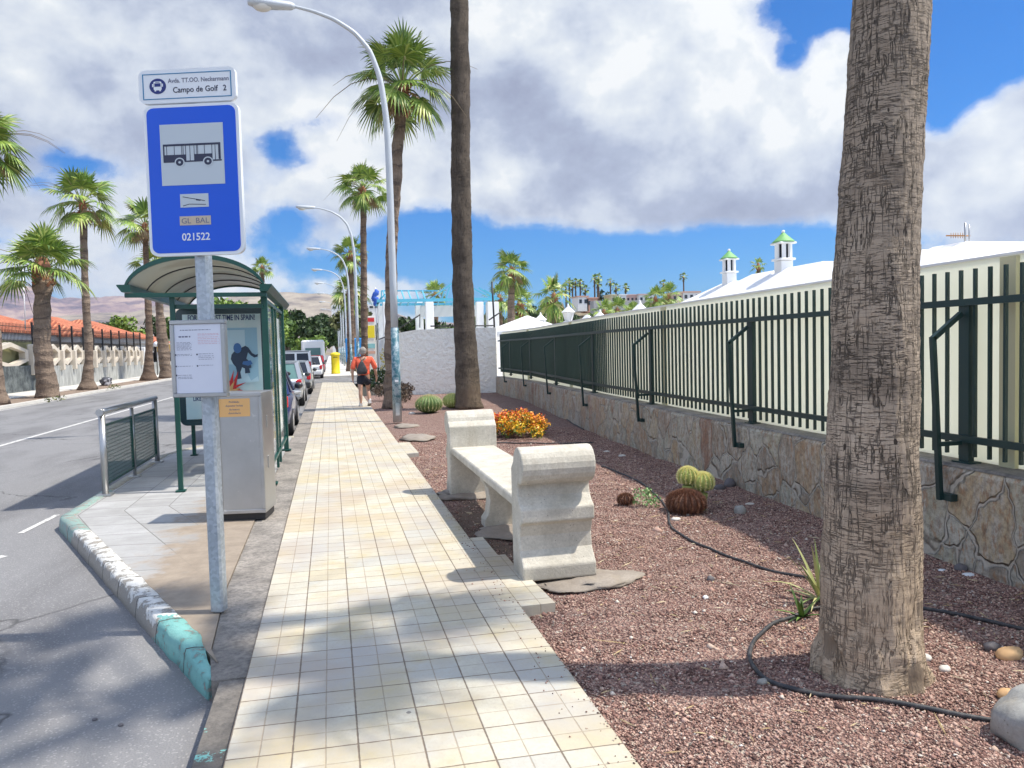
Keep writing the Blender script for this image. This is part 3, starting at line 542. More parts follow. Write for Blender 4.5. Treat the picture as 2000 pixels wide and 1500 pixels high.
def palm(name,loc,path,rad,crown_r,label,group,tm='trunk ring',nf=32,nseg=22,seed=1,young=False,cm='frond',stalks=4,skirt=True,nring=40,nside=20,amp=.03,low=-42,cat='palm tree',fine=False):
    rnd=random.Random(seed); t=thing(name,loc,label,cat,group=group); nf=int(nf*.78); crown_r*=.93
    path=[Vector(p) for p in path]; g=MB(); rings=[]
    H=path[-1].z
    zs=[H*i/nring for i in range(nring+1)]
    def at(z,i=None):
        for a,c in zip(path,path[1:]):
            if z<=c.z: f=(z-a.z)/(c.z-a.z); f2=f; return a.lerp(c,f2)
        return path[-1]
    def smooth(z):
        k=.06*H; return (at(max(0,z-k))+at(z)+at(min(H,z+k)))/3
    for z in zs:
        c=smooth(z); c.z=z; r=interp(rad,z); ring=[]
        for k in range(nside):
            a=2*PI*k/nside; nz=mnoise.noise(Vector((math.cos(a)*1.3,math.sin(a)*1.3,z*2.2+seed)))*amp*1.6+mnoise.noise(Vector((math.cos(a)*4,math.sin(a)*4,z*9+seed)))*amp*.6
            if fine: nz+=(abs(mnoise.noise(Vector((math.cos(a)*3,math.sin(a)*3,z*34))))+abs(mnoise.noise(Vector((math.cos(a)*14,math.sin(a)*14,z*2.5))))*1.1)*amp*.8; nz-=.03*ss(.15,.45,mnoise.noise(Vector((math.cos(a)*3,math.sin(a)*3,z*5+9))))*ss(.5,.2,z); nz+=.02*ss(.35,0,z)*mnoise.noise(Vector((a*2,z*8,2)))*2
            ring.append(c+Vector((math.cos(a),math.sin(a),0))*r*(1+nz/r*.2/.2 if False else 1)*(1)+Vector((math.cos(a),math.sin(a),0))*nz)
        rings.append(ring)
    g.loft(rings,True,True,True); g.build('trunk',M_(tm),t)
    top=smooth(H); top.z=H
    # old leaf bases
    g=MB(); rr=interp(rad,H); n=int(26*(1 if crown_r>1 else .5))
    for k in range(n):
        a=k*2.4; z=H-.05-.75*rnd.random()*min(1,crown_r/1.6); r=rr*1.0; p=Vector((top.x+math.cos(a)*r,top.y+math.sin(a)*r,z)); q=p+Vector((math.cos(a)*.14,math.sin(a)*.14,.22))*rnd.uniform(.7,1.3)
        g.bar(p-Vector((math.cos(a),math.sin(a),0))*.06,q,.10,.03,up=(math.cos(a),math.sin(a),.1))
    g.ball(top+Vector((0,0,-.1)),rr*1.15,(1,1,2.2),10,6,.2,seed); g.build('leaf_bases',M_('leafbase'),t)
    g=MB()
    for k in range(nf):
        f=(k+.5)/nf; el=R(84-(84-low)*f**(1.25 if not young else 1.5)); a=k*2.39996+rnd.uniform(-.3,.3)
        dirv=Vector((math.cos(a)*math.cos(el),math.sin(a)*math.cos(el),math.sin(el)))
        pl=crown_r*rnd.uniform(.40,.62); sag=.22*pl*(1-f)
        p0=top+Vector((0,0,.05)); p1=p0+dirv*pl*.55+Vector((0,0,.06*pl)); p2=p0+dirv*pl+Vector((0,0,-.10*pl*(math.cos(el))))
        if not fine and crown_r<1.2 and nf<14: pass
        g.tube([p0,p1,p2],[.028,.02,.014],4,False)
        o=(p2-p1).normalized(); o=(o+Vector((0,0,-.12*math.cos(el)))).normalized()
        up=Vector((0,0,1)) if abs(o.z)<.93 else Vector((math.cos(a),math.sin(a),0))
        up=(up+Vector((rnd.uniform(-.5,.5),rnd.uniform(-.5,.5),0))).normalized()
        frond_into(g,p2,o,up,crown_r*rnd.uniform(.42,.54),nseg,.25+.55*f,R(118),rnd)
    g.build('crown',M_(cm),t)
    if stalks:
        g=MB()
        for k in range(stalks):
            a=rnd.uniform(0,6.28); L=crown_r*rnd.uniform(1.05,1.5); h=rnd.uniform(.3,.75); P=[top+Vector((math.cos(a)*L*s,math.sin(a)*L*s,L*(h*1.6*s-1.25*s*s*(1-.55*h)))) for s in(0,.2,.4,.6,.8,1)]
            g.tube(P,[.02,.018,.014,.011,.008,.004],4,False)
        g.build('flower_stalks',M_('stalk'),t)
    if skirt:
        g=MB()
        for k in range(6):
            a=rnd.uniform(0,6.28); dirv=Vector((math.cos(a)*.45,math.sin(a)*.45,-1)).normalized(); p=top+Vector((math.cos(a)*rr,math.sin(a)*rr,-.1)); p2=p+Vector((math.cos(a)*.35,math.sin(a)*.35,-.15))*crown_r*.5
            g.tube([p,p2],.015,4,False); frond_into(g,p2,dirv,Vector((math.cos(a),math.sin(a),.3)),crown_r*.42,12,.2,R(40),rnd)
        g.build('dead_fronds',M_('frond dead'),t)
    return t
mat('frond dead',fn=lambda b:{'Base Color':b.mix(b.isl(),(.26,.17,.09),(.45,.33,.2)),'Roughness':.8})
PG='palms along the garden side'; PL='palms along the far pavement'
palm('palm_tree',(2.56,3.21,-.06),[(0,0,0),(.02,0,.8),(.035,0,1.5),(.055,0,2.3),(.13,0,3.1),(.2,.02,4),(.3,.05,6.7)],[(0,.275),(.06,.262),(.15,.245),(.35,.230),(.8,.216),(1.3,.202),(1.9,.187),(2.6,.176),(3.3,.170),(6.7,.15)],2.1,
 'thick scarred palm trunk in the near foreground, running out of the top of the frame',PG,'trunk near',nf=14,seed=3,nring=520,nside=150,amp=.009,fine=True,stalks=2)
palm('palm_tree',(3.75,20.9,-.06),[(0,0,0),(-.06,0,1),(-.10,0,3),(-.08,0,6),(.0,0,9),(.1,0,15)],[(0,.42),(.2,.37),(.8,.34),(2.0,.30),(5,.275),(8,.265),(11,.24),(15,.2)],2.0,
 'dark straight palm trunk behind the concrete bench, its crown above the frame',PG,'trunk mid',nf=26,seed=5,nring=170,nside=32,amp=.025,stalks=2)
palm('palm_tree',(1.66,21.8,-.04),[(0,0,0),(.05,0,2.5),(.16,0,5),(.42,0,7.5),(.62,0,9.0)],[(0,.30),(.4,.23),(1.2,.185),(4,.165),(7,.16),(9,.15)],1.85,
 'tall palm with a big shaggy crown just right of the street lamp arm',PG,'trunk ring',nf=44,nseg=26,seed=11,nring=80,stalks=7)
palm('palm_tree',(1.9,44.8,0),[(0,0,0),(.1,0,4),(.2,0,8),(.3,0,10.8)],[(0,.34),(.5,.25),(2,.2),(10.8,.17)],2.0,
 'slender dark palm with a small crown left of the lamp pole',PG,'trunk dark',nf=38,seed=17,stalks=5)
palm('palm_tree',(1.6,63.2,0),[(0,0,0),(.1,0,4),(.3,0,9.3)],[(0,.42),(1,.3),(9.3,.24)],2.0,
 'farther palm with a dense mop crown, behind the row of lamp posts',PG,'trunk dark',nf=34,nseg=16,seed=19,stalks=2)
palm('palm_tree',(2.2,78,0),[(0,0,0),(0,0,7.4)],[(0,.5),(7.4,.35)],2.6,
 'low bushy yellow-green palm behind the farther mop-headed palm',PG,'trunk dark',nf=44,nseg=14,seed=23,stalks=0,cm='frond dry',low=-75)
# left side
palm('palm_tree',(-11.9,36.4,-.035),[(0,0,0),(-.1,0,2.4),(.05,0,5.35)],[(0,.50),(.3,.44),(.8,.38),(3,.33),(4.4,.31),(4.7,.40),(5.35,.34)],2.3,
 'short fat palm with an upright bright green crown on the far verge',PL,'trunk ring',nf=40,nseg=24,seed=31,young=True,low=-12,stalks=3,skirt=False,amp=.04)
palm('palm_tree',(-12.46,43.8,-.035),[(0,0,0),(.2,0,2),(.15,0,5),(.25,0,9.6)],[(0,.52),(.5,.30),(1.5,.2),(5,.18),(9.6,.16)],2.2,
 'tall palm with drooping crown beside the short fat palm across the road',PL,'trunk ring',nf=34,nseg=20,seed=37,stalks=5)
palm('palm_tree',(-12.35,57.1,-.035),[(0,0,0),(.2,0,3),(.25,0,10.6)],[(0,.62),(.6,.36),(2,.24),(10.6,.18)],2.4,
 'palm partly behind the blue sign, with long hanging fruit stalks',PL,'trunk dark',nf=30,nseg=18,seed=41,stalks=8)
palm('palm_tree',(-12.04,61.6,-.035),[(0,0,0),(-.2,0,3),(-.4,0,8.3)],[(0,.6),(.6,.4),(3,.4),(5,.26),(8.3,.22)],2.2,
 'rough swollen palm trunk under the left eave of the bus shelter',PL,'trunk ring',nf=28,nseg=18,seed=43,stalks=3,amp=.06)
p_=AX(-40,285,-12.3)
palm('palm_tree',(-12.3,p_.y,-.035),[(0,0,0),(0,0,p_.z)],[(0,.5),(.6,.35),(p_.z,.2)],2.1,
 'palm cut off by the left edge, with long stalks hanging from its crown',PL,'trunk ring',nf=36,nseg=24,seed=47,stalks=14)
p_=AY(512,522,95)
palm('palm_tree',(p_.x,95,-.1),[(0,0,0),(0,0,p_.z)],[(0,.3),(p_.z,.2)],1.75,'small distant palm just above the curved shelter roof',PL,'trunk dark',nf=26,nseg=12,seed=53,stalks=0)
# resort palms
PR='palms in the resort garden'
palm('palm_tree',(10.55,45,0),[(0,0,0),(.2,0,3),(.35,0,6.2)],[(0,.3),(6.2,.17)],1.65,'palm rising over the far end of the green fence, with brown dead fronds',PR,'trunk ring',nf=34,nseg=18,seed=59,stalks=2,low=-70)
for (px,py,Y,r,sd,lb,cm) in [(1082,580,62,2.3,61,'dense palm with browning skirt left of the hillside palms','frond dry'),(1015,600,50,1.6,67,'low palm just right of the taller palm over the fence end','frond'),(975,585,60,1.6,71,'palm half hidden behind the second trunk and pergola','frond'),
  (850,578,75,1.9,73,'palm head showing above the blue pergola beams','frond'),(1180,612,70,1.7,79,'feathery palm between the two middle white lanterns','frond'),(1205,608,72,1.9,83,'feathery palm left of the rightmost white lantern','frond'),(1280,585,80,2.0,89,'dark spiky palm in front of the hillside wall','frond'),(1305,580,84,2.2,97,'taller spiky palm left of the white roofs','frond'),(1235,615,74,1.6,101,'low palm behind the rightmost white lantern','frond')]:
    p_=AY(px,py,Y); palm('palm_tree',(p_.x,Y,0),[(0,0,0),(0,0,max(1.5,p_.z))],[(0,.3),(p_.z,.22)],r,lb,PR,'trunk dark',nf=28,nseg=12,seed=sd,stalks=0,cm=cm,low=-60 if cm=='frond' else -85)
# hillside palms: tall and thin
hp=[(1063,602,'dark pointed'),(1112,552,0),(1118,560,0),(1124,552,0),(1133,553,0),(1143,566,0),(1161,545,0),(1169,543,0),(1167,554,0),(1192,551,0),(1203,562,0),(1222,562,0),(1296,555,0),(1335,541,0),(1105,563,0),(1481,521,0)]
hl=['first thin palm on the skyline from the left','second thin skyline palm, in the left cluster','third thin skyline palm, in the left cluster','fourth skyline palm, tallest of the left cluster','shorter skyline palm right of the left cluster','tall pair of skyline palms, left one, under the small cloud','tall pair of skyline palms, right one, under the small cloud','lower palm head below the tall pair under the small cloud','skyline palm above the pink and green hillside houses','bushy skyline palm right of the middle cluster','short palm alone left of the hillside wall','lone palm left of the isolated tall palm by the white roofs','isolated tall palm at the right end of the hillside','leftmost low palm head of the skyline row','dark palm head poking up between the two green-capped chimneys']
first=None
for k,(px,py,_) in enumerate(hp[1:]):
    Y=285 if k!=14 else 120; p_=AY(px,py,Y); gzz=hill_h(math.degrees(math.atan2(p_.x,Y)),math.hypot(p_.x,Y))-.3 if k!=14 else 0
    palm('palm_tree',(p_.x,Y,gzz),[(0,0,0),(0,0,p_.z-gzz)],[(0,.35),(p_.z-gzz,.3)],2.6 if k!=14 else 2.0,hl[k],'palms on the hillside skyline','trunk dark',nf=16,nseg=7,seed=200+k,stalks=0,skirt=False,nring=6,nside=6,low=-50)
# ================================================================ broadleaf trees and bushes
GR=(.030,.062,.016),(.062,.115,.026),(.12,.19,.045)
mat('leaf dark',fn=f_leaf((.012,.03,.009),(.032,.065,.016),(.075,.125,.03))); mat('leaf mid',fn=f_leaf((.03,.07,.012),(.08,.15,.025),(.16,.26,.05)))
mat('leaf light',fn=f_leaf((.07,.13,.02),(.15,.25,.035),(.28,.38,.07))); mat('leaf olive',fn=f_leaf((.05,.06,.02),(.11,.13,.04),(.22,.22,.08))); mat('bark',(.12,.09,.06),.9)
def leaf_cloud(g,clumps,n,size,seed,flat_=.0):
    rs=np.random.RandomState(seed)
    for (c,r,sz) in clumps:
        k=max(6,int(n*r[0]*r[2])); 
        for i in range(k):
            v=Vector(rs.normal(size=3)); v.normalize(); rad=rs.uniform(.55,1.05)
            p=Vector(c)+Vector((v.x*r[0],v.y*r[1],v.z*r[2]))*rad
            a=Vector(rs.normal(size=3))+v*.8; a.normalize(); b_=a.cross(Vector(rs.normal(size=3))); b_.normalize(); d_=a.cross(b_); s=size*rs.uniform(.6,1.3)
            g.add([p-b_*s*.5,p+d_*s*.28,p+b_*s*.6,p-d_*s*.28],[(0,1,2,3)])
def tree(name,loc,h,rx,ry,label,m,seed,n=90,size=.3,group=None,trunk=.25,base=.25,cat='tree',nl=16,bk='bark'):
    rnd=random.Random(seed); t=thing(name,loc,label,cat,group=group); g=MB(); cl=[]
    zc=h*(base+1)/2; rz=h*(1-base)/2
    for k in range(nl):
        v=Vector((rnd.gauss(0,1),rnd.gauss(0,1),rnd.gauss(0,1))).normalized()*rnd.uniform(.35,.78)
        cl.append(((v.x*rx,v.y*ry,zc+v.z*rz),(rx*rnd.uniform(.26,.42),ry*rnd.uniform(.26,.42),rz*rnd.uniform(.24,.40)),1))
    leaf_cloud(g,cl,n,size,seed); 
    gt=MB(); gt.tube([(0,0,0),(.02*h,0,h*.3),(0,.02*h,zc)],[trunk,trunk*.75,trunk*.4],7)
    for k in range(6):
        c=Vector(cl[k][0]); gt.tube([(0,0,h*base*.8),(c.x*.5,c.y*.5,(h*base+c.z)/2),c],[trunk*.5,trunk*.3,trunk*.1],5)
    gt.build('trunk',M_(bk),t); g.build('crown',M_(m),t); return t
def px_tree(px,py_top,Y,wpx,label,m,seed,group=None,**k):
    p=AY(px,py_top,Y); r=wpx/F*Y/2*1.35; return tree('tree',(p.x,Y,-.2),p.z+.2,r,r*.8,label,m,seed,group=group,**k)
TG='leafy trees beyond the parked cars'
for a in [(585,607,150,70,'dark rounded tree directly behind the white van','leaf dark',1),(625,612,170,60,'dark tree left of the lamp row behind the white truck','leaf dark',2),(655,600,185,60,'dark tree behind the lamp posts at the end of the street','leaf dark',3),(612,650,120,60,'bright green low tree above the white truck','leaf light',4),(560,622,140,50,'mid green tree whose left side is cut by the shelter post','leaf mid',5),(690,590,110,70,'olive tree behind the lamp posts and mop-headed palm','leaf olive',6),(730,610,100,60,'olive green tree left of the pergola','leaf olive',7)]:
    px_tree(*a,group=TG,n=170,size=.95 if a[2]>140 else .7,trunk=.4,base=.22)
for a in [(805,606,58,120,'dark green tree seen under the blue pergola beams','leaf dark',8),(880,614,60,150,'mid green bushy tree behind the middle of the pergola','leaf mid',9),(955,600,66,80,'dry olive tree at the right end of the pergola','leaf olive',10),(1050,615,68,60,'dark leafy tree behind the first white lantern','leaf dark',11),(1110,605,75,70,'dark tree between the first two white lanterns','leaf dark',12),(1150,612,72,60,'mid green tree right of the second white lantern','leaf mid',13),(1040,590,90,50,'dark tree crown left of the bushy brown palm','leaf dark',14),(1245,624,90,60,'olive tree below the hillside wall','leaf olive',15),(1300,612,95,70,'olive shrubby tree below the far houses','leaf olive',16),(1000,640,70,70,'dark shrubby tree behind the dark end of the fence','leaf dark',24),(1085,628,66,60,'mid green shrubby tree between the two left lanterns','leaf mid',25),(1200,630,66,80,'mid green low tree left of the rightmost lantern','leaf olive',26),(845,640,56,110,'low dark shrubbery tree just behind the white wall','leaf dark',27)]:
    px_tree(*a,group='trees in the resort garden',n=230,size=.42,trunk=.2,base=.15)
for a in [(255,610,92,60,'bright feathery tree above the red tiled roofs','leaf light',17),(205,618,100,60,'dark tree behind the red roof ridge','leaf dark',18),(335,618,100,60,'green tree behind the shelter timetable frame','leaf mid',19),(300,612,110,50,'dark tree right of the bright feathery tree','leaf dark',20),(440,566,84,110,'sunlit tree showing between the shelter roof beams','leaf light',21),(520,575,100,70,'yellow-green tree right of the shelter post','leaf light',22)]:
    px_tree(*a,group='trees across the street',n=190,size=.5,trunk=.25,base=.2)
# conifer on the hill
p_=AY(1083,545,150); t=thing('conifer',(p_.x,150,hill_h(math.degrees(math.atan2(p_.x,150)),math.hypot(p_.x,150))-.3),'tiered pine with flat layered branches left of the skyline palms','tree'); H_=p_.z-t.location.z
g=MB(); g.tube([(0,0,0),(0,0,H_)],[.4,.05],6); g.build('trunk',M_('bark'),t); g=MB()
for k in range(13):
    z=H_*(.3+.7*k/13); r=2.6*(1-k/13.5)
    for j in range(9):
        a=j*2*PI/9+k; g.bar((0,0,z),(math.cos(a)*r,math.sin(a)*r,z+.2),.5,.14)
g.build('crown',M_('leaf dark'),t)
for k,(px,py,Y,w_,lb) in enumerate([(1190,566,290,34,'dark broad tree under the middle skyline palms'),(1175,560,292,30,'dark open tree left in the middle skyline cluster'),(1210,570,288,22,'rounded dark tree right in the middle skyline cluster'),(1140,575,280,24,'small dark trees below the left skyline palms')]):
    p=AY(px,py,Y); gg=hill_h(math.degrees(math.atan2(p.x,Y)),math.hypot(p.x,Y))-.3; r=w_/F*Y/2; tree('tree',(p.x,Y,gg),p.z-gg,r,r,lb,'leaf dark',300+k,group='trees on the hillside skyline',n=12,size=1.1,trunk=.3,base=.1,nl=9)
# ================================================================ hillside houses and wall
def hillhouse(px0,px1,pyt,pyb,Y,m,label,nw,roofm=None,cat='house'):
    a=AY(px0,pyb,Y); c=AY(px1,pyt,Y); w_=c.x-a.x; gg=a.z-3; h=c.z-gg; t=thing('house',((a.x+c.x)/2,Y,gg),label,cat,group='houses on the hillside')
    g=MB(); g.box((0,3,h/2),(w_,7,h)); g.build('wall',M_(m),t)
    g=MB(); g.box((0,3,h+.2),(w_+.6,7.6,.4)); g.build('roof',M_(roofm or m),t)
    for k in range(nw):
        x=-w_/2+w_*(k+.5)/nw; g=MB(); g.box((x,-.52,h-1.6),(w_/nw*.5,.1,1.4)); g.build('window',M_('window dark'),t)
    return t
mat('pink wall',(.62,.36,.27),.8); mat('pale yellow',(.60,.56,.36),.8); mat('grey wall',(.38,.38,.38),.85); mat('rose',(.6,.42,.38),.8)
hillhouse(1128,1148,580,592,262,'white paint','low white and orange house on the left of the hillside',2,'pink wall')
hillhouse(1146,1166,583,594,262,'pink wall','orange terraced house below the tall pair of palms',2)
hillhouse(1192,1205,577,586,262,'pale yellow','narrow pale yellow-green house on the hillside wall',1)
hillhouse(1205,1222,577,585,262,'white paint','white house beside the pale yellow one on the hillside',2)
hillhouse(1222,1246,577,585,264,'rose','rose coloured house in the middle of the hillside row',3)
hillhouse(1247,1275,576,585,262,'white paint','long low white and pink house right of the rose one',3,'rose')
hillhouse(1312,1332,573,583,262,'rose','small reddish house behind the isolated tall palm',2)
hillhouse(1333,1366,571,584,262,'white paint','white house with wide dark windows next to the white roofs',3,'pink wall')
a=AY(1160,606,252); c=AY(1290,586,252); t=thing('retaining_wall',((a.x+c.x)/2,252,a.z-2),'long pale grey retaining wall below the hillside houses','wall'); g=MB(); g.box((0,2,(c.z-a.z+2)/2),(c.x-a.x,4,c.z-a.z+2)); g.build('wall_face',M_('grey wall'),t)
a=AY(590,606,900); t=thing('hotel',(a.x+60,900,0),'far white flat-roofed hotel between the mountain and the dark trees','building'); 
h_=AY(620,596,900).z; g=MB(); g.box((0,10,h_/2),(55,20,h_)); g.build('wall',M_('white paint'),t)
for k in range(9):
    g=MB(); g.box((-24+k*6,-.3,h_-3),(4,.5,2.5)); g.build('window',M_('window dark'),t)
# ================================================================ stone wall, fence, panel
t=thing('stone_wall',(5,13,-.06),'low crazy-paved stone wall along the garden under the green fence','wall')
def along(ys): return [(wallx(y),y) for y in ys]
ys=[-3+30.3*i/90 for i in range(91)]; g=MB(); P=[]
for y in ys:
    x=wallx(y); zt=.66-.12*ss(12,27,y); P.append([Vector((x+u,y,z)) for u,z in((0,-.2),(0.004*math.sin(y*9),.2),(0,zt-.03),(.02,zt),(.42,zt),(.42,-.2))])
g.loft(P); g.build('wall_face',M_('crazy'),t,world=True)
g=MB(); P=[]
for y in ys:
    x=wallx(y); zt=.66-.12*ss(12,27,y); P.append([Vector((x+u,y,z)) for u,z in((.012,zt+.003),(.03,zt+.02),(.40,zt+.02),(.41,zt+.003))])
g.loft(P); g.build('coping',M_('gutter'),t,world=True)
t=thing('panel_wall',(5,13,0),'cream boundary panels standing directly behind the green bars','wall')
g=MB(); P=[]
for y in ys: x=wallx(y)+.27; P.append([Vector((x+u,y,z)) for u,z in((0,.5),(0,2.17),(.008,2.17),(.008,.5))])
g.loft(P); g.build('wall_face',M_('panel'),t,world=True)
g=MB(); P=[]
for y in ys: x=wallx(y)+.27; P.append([Vector((x+u,y,z)) for u,z in((-.015,2.172),(-.015,2.19),(.03,2.19),(.03,2.172))])
g.loft(P); g.build('coping',M_('white paint'),t,world=True)
mat('joint yellow',(.62,.58,.36),.7)
for y in (-1.0,4.36,10.6,16.8,23):
    g=MB(); g.box((wallx(y)+.255,y,1.33),(.04,.13,1.66)); g.build('post',M_('joint yellow'),t,world=True)
t=thing('metal_fence',(4.6,13,.68),'dark green steel bar fence standing on the stone wall','fence'); FG=M_('fence green'); PY=[1.55,4.64,7.75,10.9,14.2,18.2,22.3,25.3]
for y in PY:
    g=MB(); x=wallx(y,.16); g.box((x,y,1.25),(.05,.09,1.22)); g.box((x,y,.685),(.11,.16,.016)); g.build('post',FG,t,world=True)
for z in (.86,1.86):
    g=MB(); P=[]
    for y in ys: x=wallx(y,.13); P.append([Vector((x+u,y,z+q)) for u,q in((-.02,-.025),(-.02,.025),(.012,.025),(.012,-.025))])
    g.loft(P); g.build('rail',FG,t,world=True)
g=MB(); y=-2.9
while y<27.2:
    x=wallx(y,.165)
    g.box((x,y,1.415),(.026,.018,1.37))
    y+=.131
g.build('bars',FG,t,world=True,label='evenly spaced vertical flat bars')
for y in PY:
    g=MB(); x=wallx(y,.11); q=wallx(y,-.035); yo=y-.0
    g.bar((x,yo,1.78),(q-.10,yo,1.60),.035,.035); g.bar((q-.10,yo,1.615),(q-.035,yo,.42),.035,.035); g.bar((q-.06,yo,.83),(x,yo,.83),.03,.03); g.box((q+.0,yo-.045,.445),(.055,.10,.05)); g.build('brace',M_('black iron') if False else FG,t,world=True)
# white rough wall at the end
t=thing('boundary_wall',(4,28.5,-.1),'white rough plastered wall closing off the end of the gravel bed','wall')
pts=[(5.95,27.3),(2.62,28.62),(2.42,29.0),(2.6,34),(3.15,54)]; hts=[2.38,2.30,2.28,2.26,2.3]; g=MB(); P=[]
pd_=densify(pts,.5)
for i,(x,y) in enumerate(pd_):
    a=Vector(pd_[max(i-1,0)]); c=Vector(pd_[min(i+1,len(pd_)-1)]); q=(c-a).normalized(); nn=Vector((q.y,-q.x)); h=2.36+.015*math.sin(i*.6)-(.10 if x<2.9 else 0)*ss(28,29,y)
    P.append([Vector((x+nn.x*u,y+nn.y*u,z)) for u,z in((0,-.25),(0,h),(.22,h),(.22,-.25))])
g.loft(P); g.build('wall_face',M_('stucco'),t,world=True)
t=thing('railing',(4.4,28.4,2.3),'thin metal handrail running along the top of the white rough wall','railing')
for P_,r_ in (([AY(740,663,32),AY(755,657,31),AY(820,615,30.5)],.025),([AY(820,613,30.5),AY(820,640,30.5)],.02),([AY(841,637,29.2),AY(965,636,28.3)],.03),([(5.95,27.5,2.2),(5.9,27.5,4.05)],.035),([AY(955,625,28.4),AY(980,608,28.4)],.03)):
    g=MB(); g.tube(P_,r_,6); g.build('rail',M_('black iron'),t,world=True)
# pergola
t=thing('pergola',(5.3,40,0),'white columned pergola with an open sky-blue steel roof behind the white wall','pergola')
mat('sky blue',(.10,.42,.58),.5); mat('awning',(.55,.57,.57),.7)
for px,w_ in((744,.40),(754,.36),(818,.42),(838,.42),(936,.38),(961,.6)):
    a=AY(px,590,40 if px not in(744,818) else 44); g=MB(); g.cbox((a.x,a.y,a.z/2),(w_,w_,a.z),.02); g.build('column',M_('white paint'),t,world=True)
g=MB()
def bb(a,c,w_=.1,Y=40,Y2=None): g.bar(AY(*a,Y),AY(*c,Y2 or Y),w_,w_)
bb((736,588),(966,584),.16,40); bb((742,595),(950,593),.13,43)
for k in range(16):
    px=742+k*14.5; bb((px,587),(px-5,597),.06,40,44)
bb((745,568),(745,586),.06); bb((745,568),(855,568),.07,42)
for px in(748,760,772,784,797,812,825): bb((px,568),(px+6,586),.06,42,41)
for a,c in(((836,588),(890,548)),((890,548),(918,560)),((890,548),(895,587)),((878,560),(870,587)),((868,568),(862,587)),((945,566),(975,584)),((935,562),(972,586)),((918,560),(966,585)),((850,578),(846,588)),((736,594),(752,574)),((734,598),(745,580))): bb(a,c,.07)
g.build('roof_frame',M_('sky blue'),t,world=True)
g=MB(); a=AY(822,597,41); c=AY(935,617,41); g.box(((a.x+c.x)/2,41.3,(a.z+c.z)/2),(c.x-a.x,.12,a.z-c.z)); g.build('awning',M_('awning'),t,world=True)
# shop totem, bin etc.
t=thing('shop_sign',(3.15,60,0),'tall pale advertising totem with a red strip and yellow square beyond the person','sign')
mat('red',(.62,.03,.03),.5); mat('yellow',(.80,.62,.02),.45); mat('blue plastic',(.03,.25,.60),.45); mat('teal',(.25,.5,.5),.5); mat('totem',(.72,.68,.62),.6)
g=MB(); g.cbox((3.05,60,2.1),(.85,.3,4.4),.03); g.build('board',M_('totem'),t,world=True)
for z,h,m in((4.02,.30,'red'),(3.1,.95,'yellow'),(2.0,.35,'teal'),(1.5,.2,'pink wall')):
    g=MB(); g.box((3.1,59.83,z),(.62,.03,h)); g.build('panel',M_(m),t,world=True)
t=thing('container',(2.6,70,0),'bright blue recycling container behind the walking person','container')
g=MB(); g.cbox((2.1,70,1.7),(1.5,1.2,2.2),.08); g.build('body',M_('blue plastic'),t,world=True); g=MB(); g.cbox((2.1,70,.3),(1.3,1.0,.6),.05); g.build('base',M_('black iron'),t,world=True)
t=thing('flag',(2.95,50,0),'furled dark blue flag on a thin pole left of the pergola','flag'); p_=AY(733,600,50); g=MB(); g.tube([(p_.x+.05,50,0),(p_.x+.05,50,AY(733,562,50).z)],.03,6); g.build('pole',M_('stainless'),t,world=True)
mat('flag blue',(.03,.10,.45),.7); g=MB(); P=[AY(733+3*math.sin(k*1.3),565+k*4,50) for k in range(9)]; g.tube(P,[.05,.16,.2,.14,.2,.24,.17,.2,.06],7); g.build('cloth',M_('flag blue'),t,world=True)
t=thing('post_box',(.35,57.2,0),'bright yellow cylindrical post box standing in the middle of the far pavement','post box')
g=MB(); g.lathe([(.30,0),(.32,.03),(.32,.12),(.30,.14),(.30,1.33),(.33,1.35)],20); g.build('body',M_('yellow'),t); g=MB(); g.lathe([(.345,1.352),(.36,1.38),(.35,1.46),(.28,1.53),(.1,1.58),(.0,1.59)],20); g.build('cap',M_('yellow'),t); g=MB(); g.box((0,-.31,1.2),(.3,.03,.03)); g.build('slot',M_('black iron'),t)
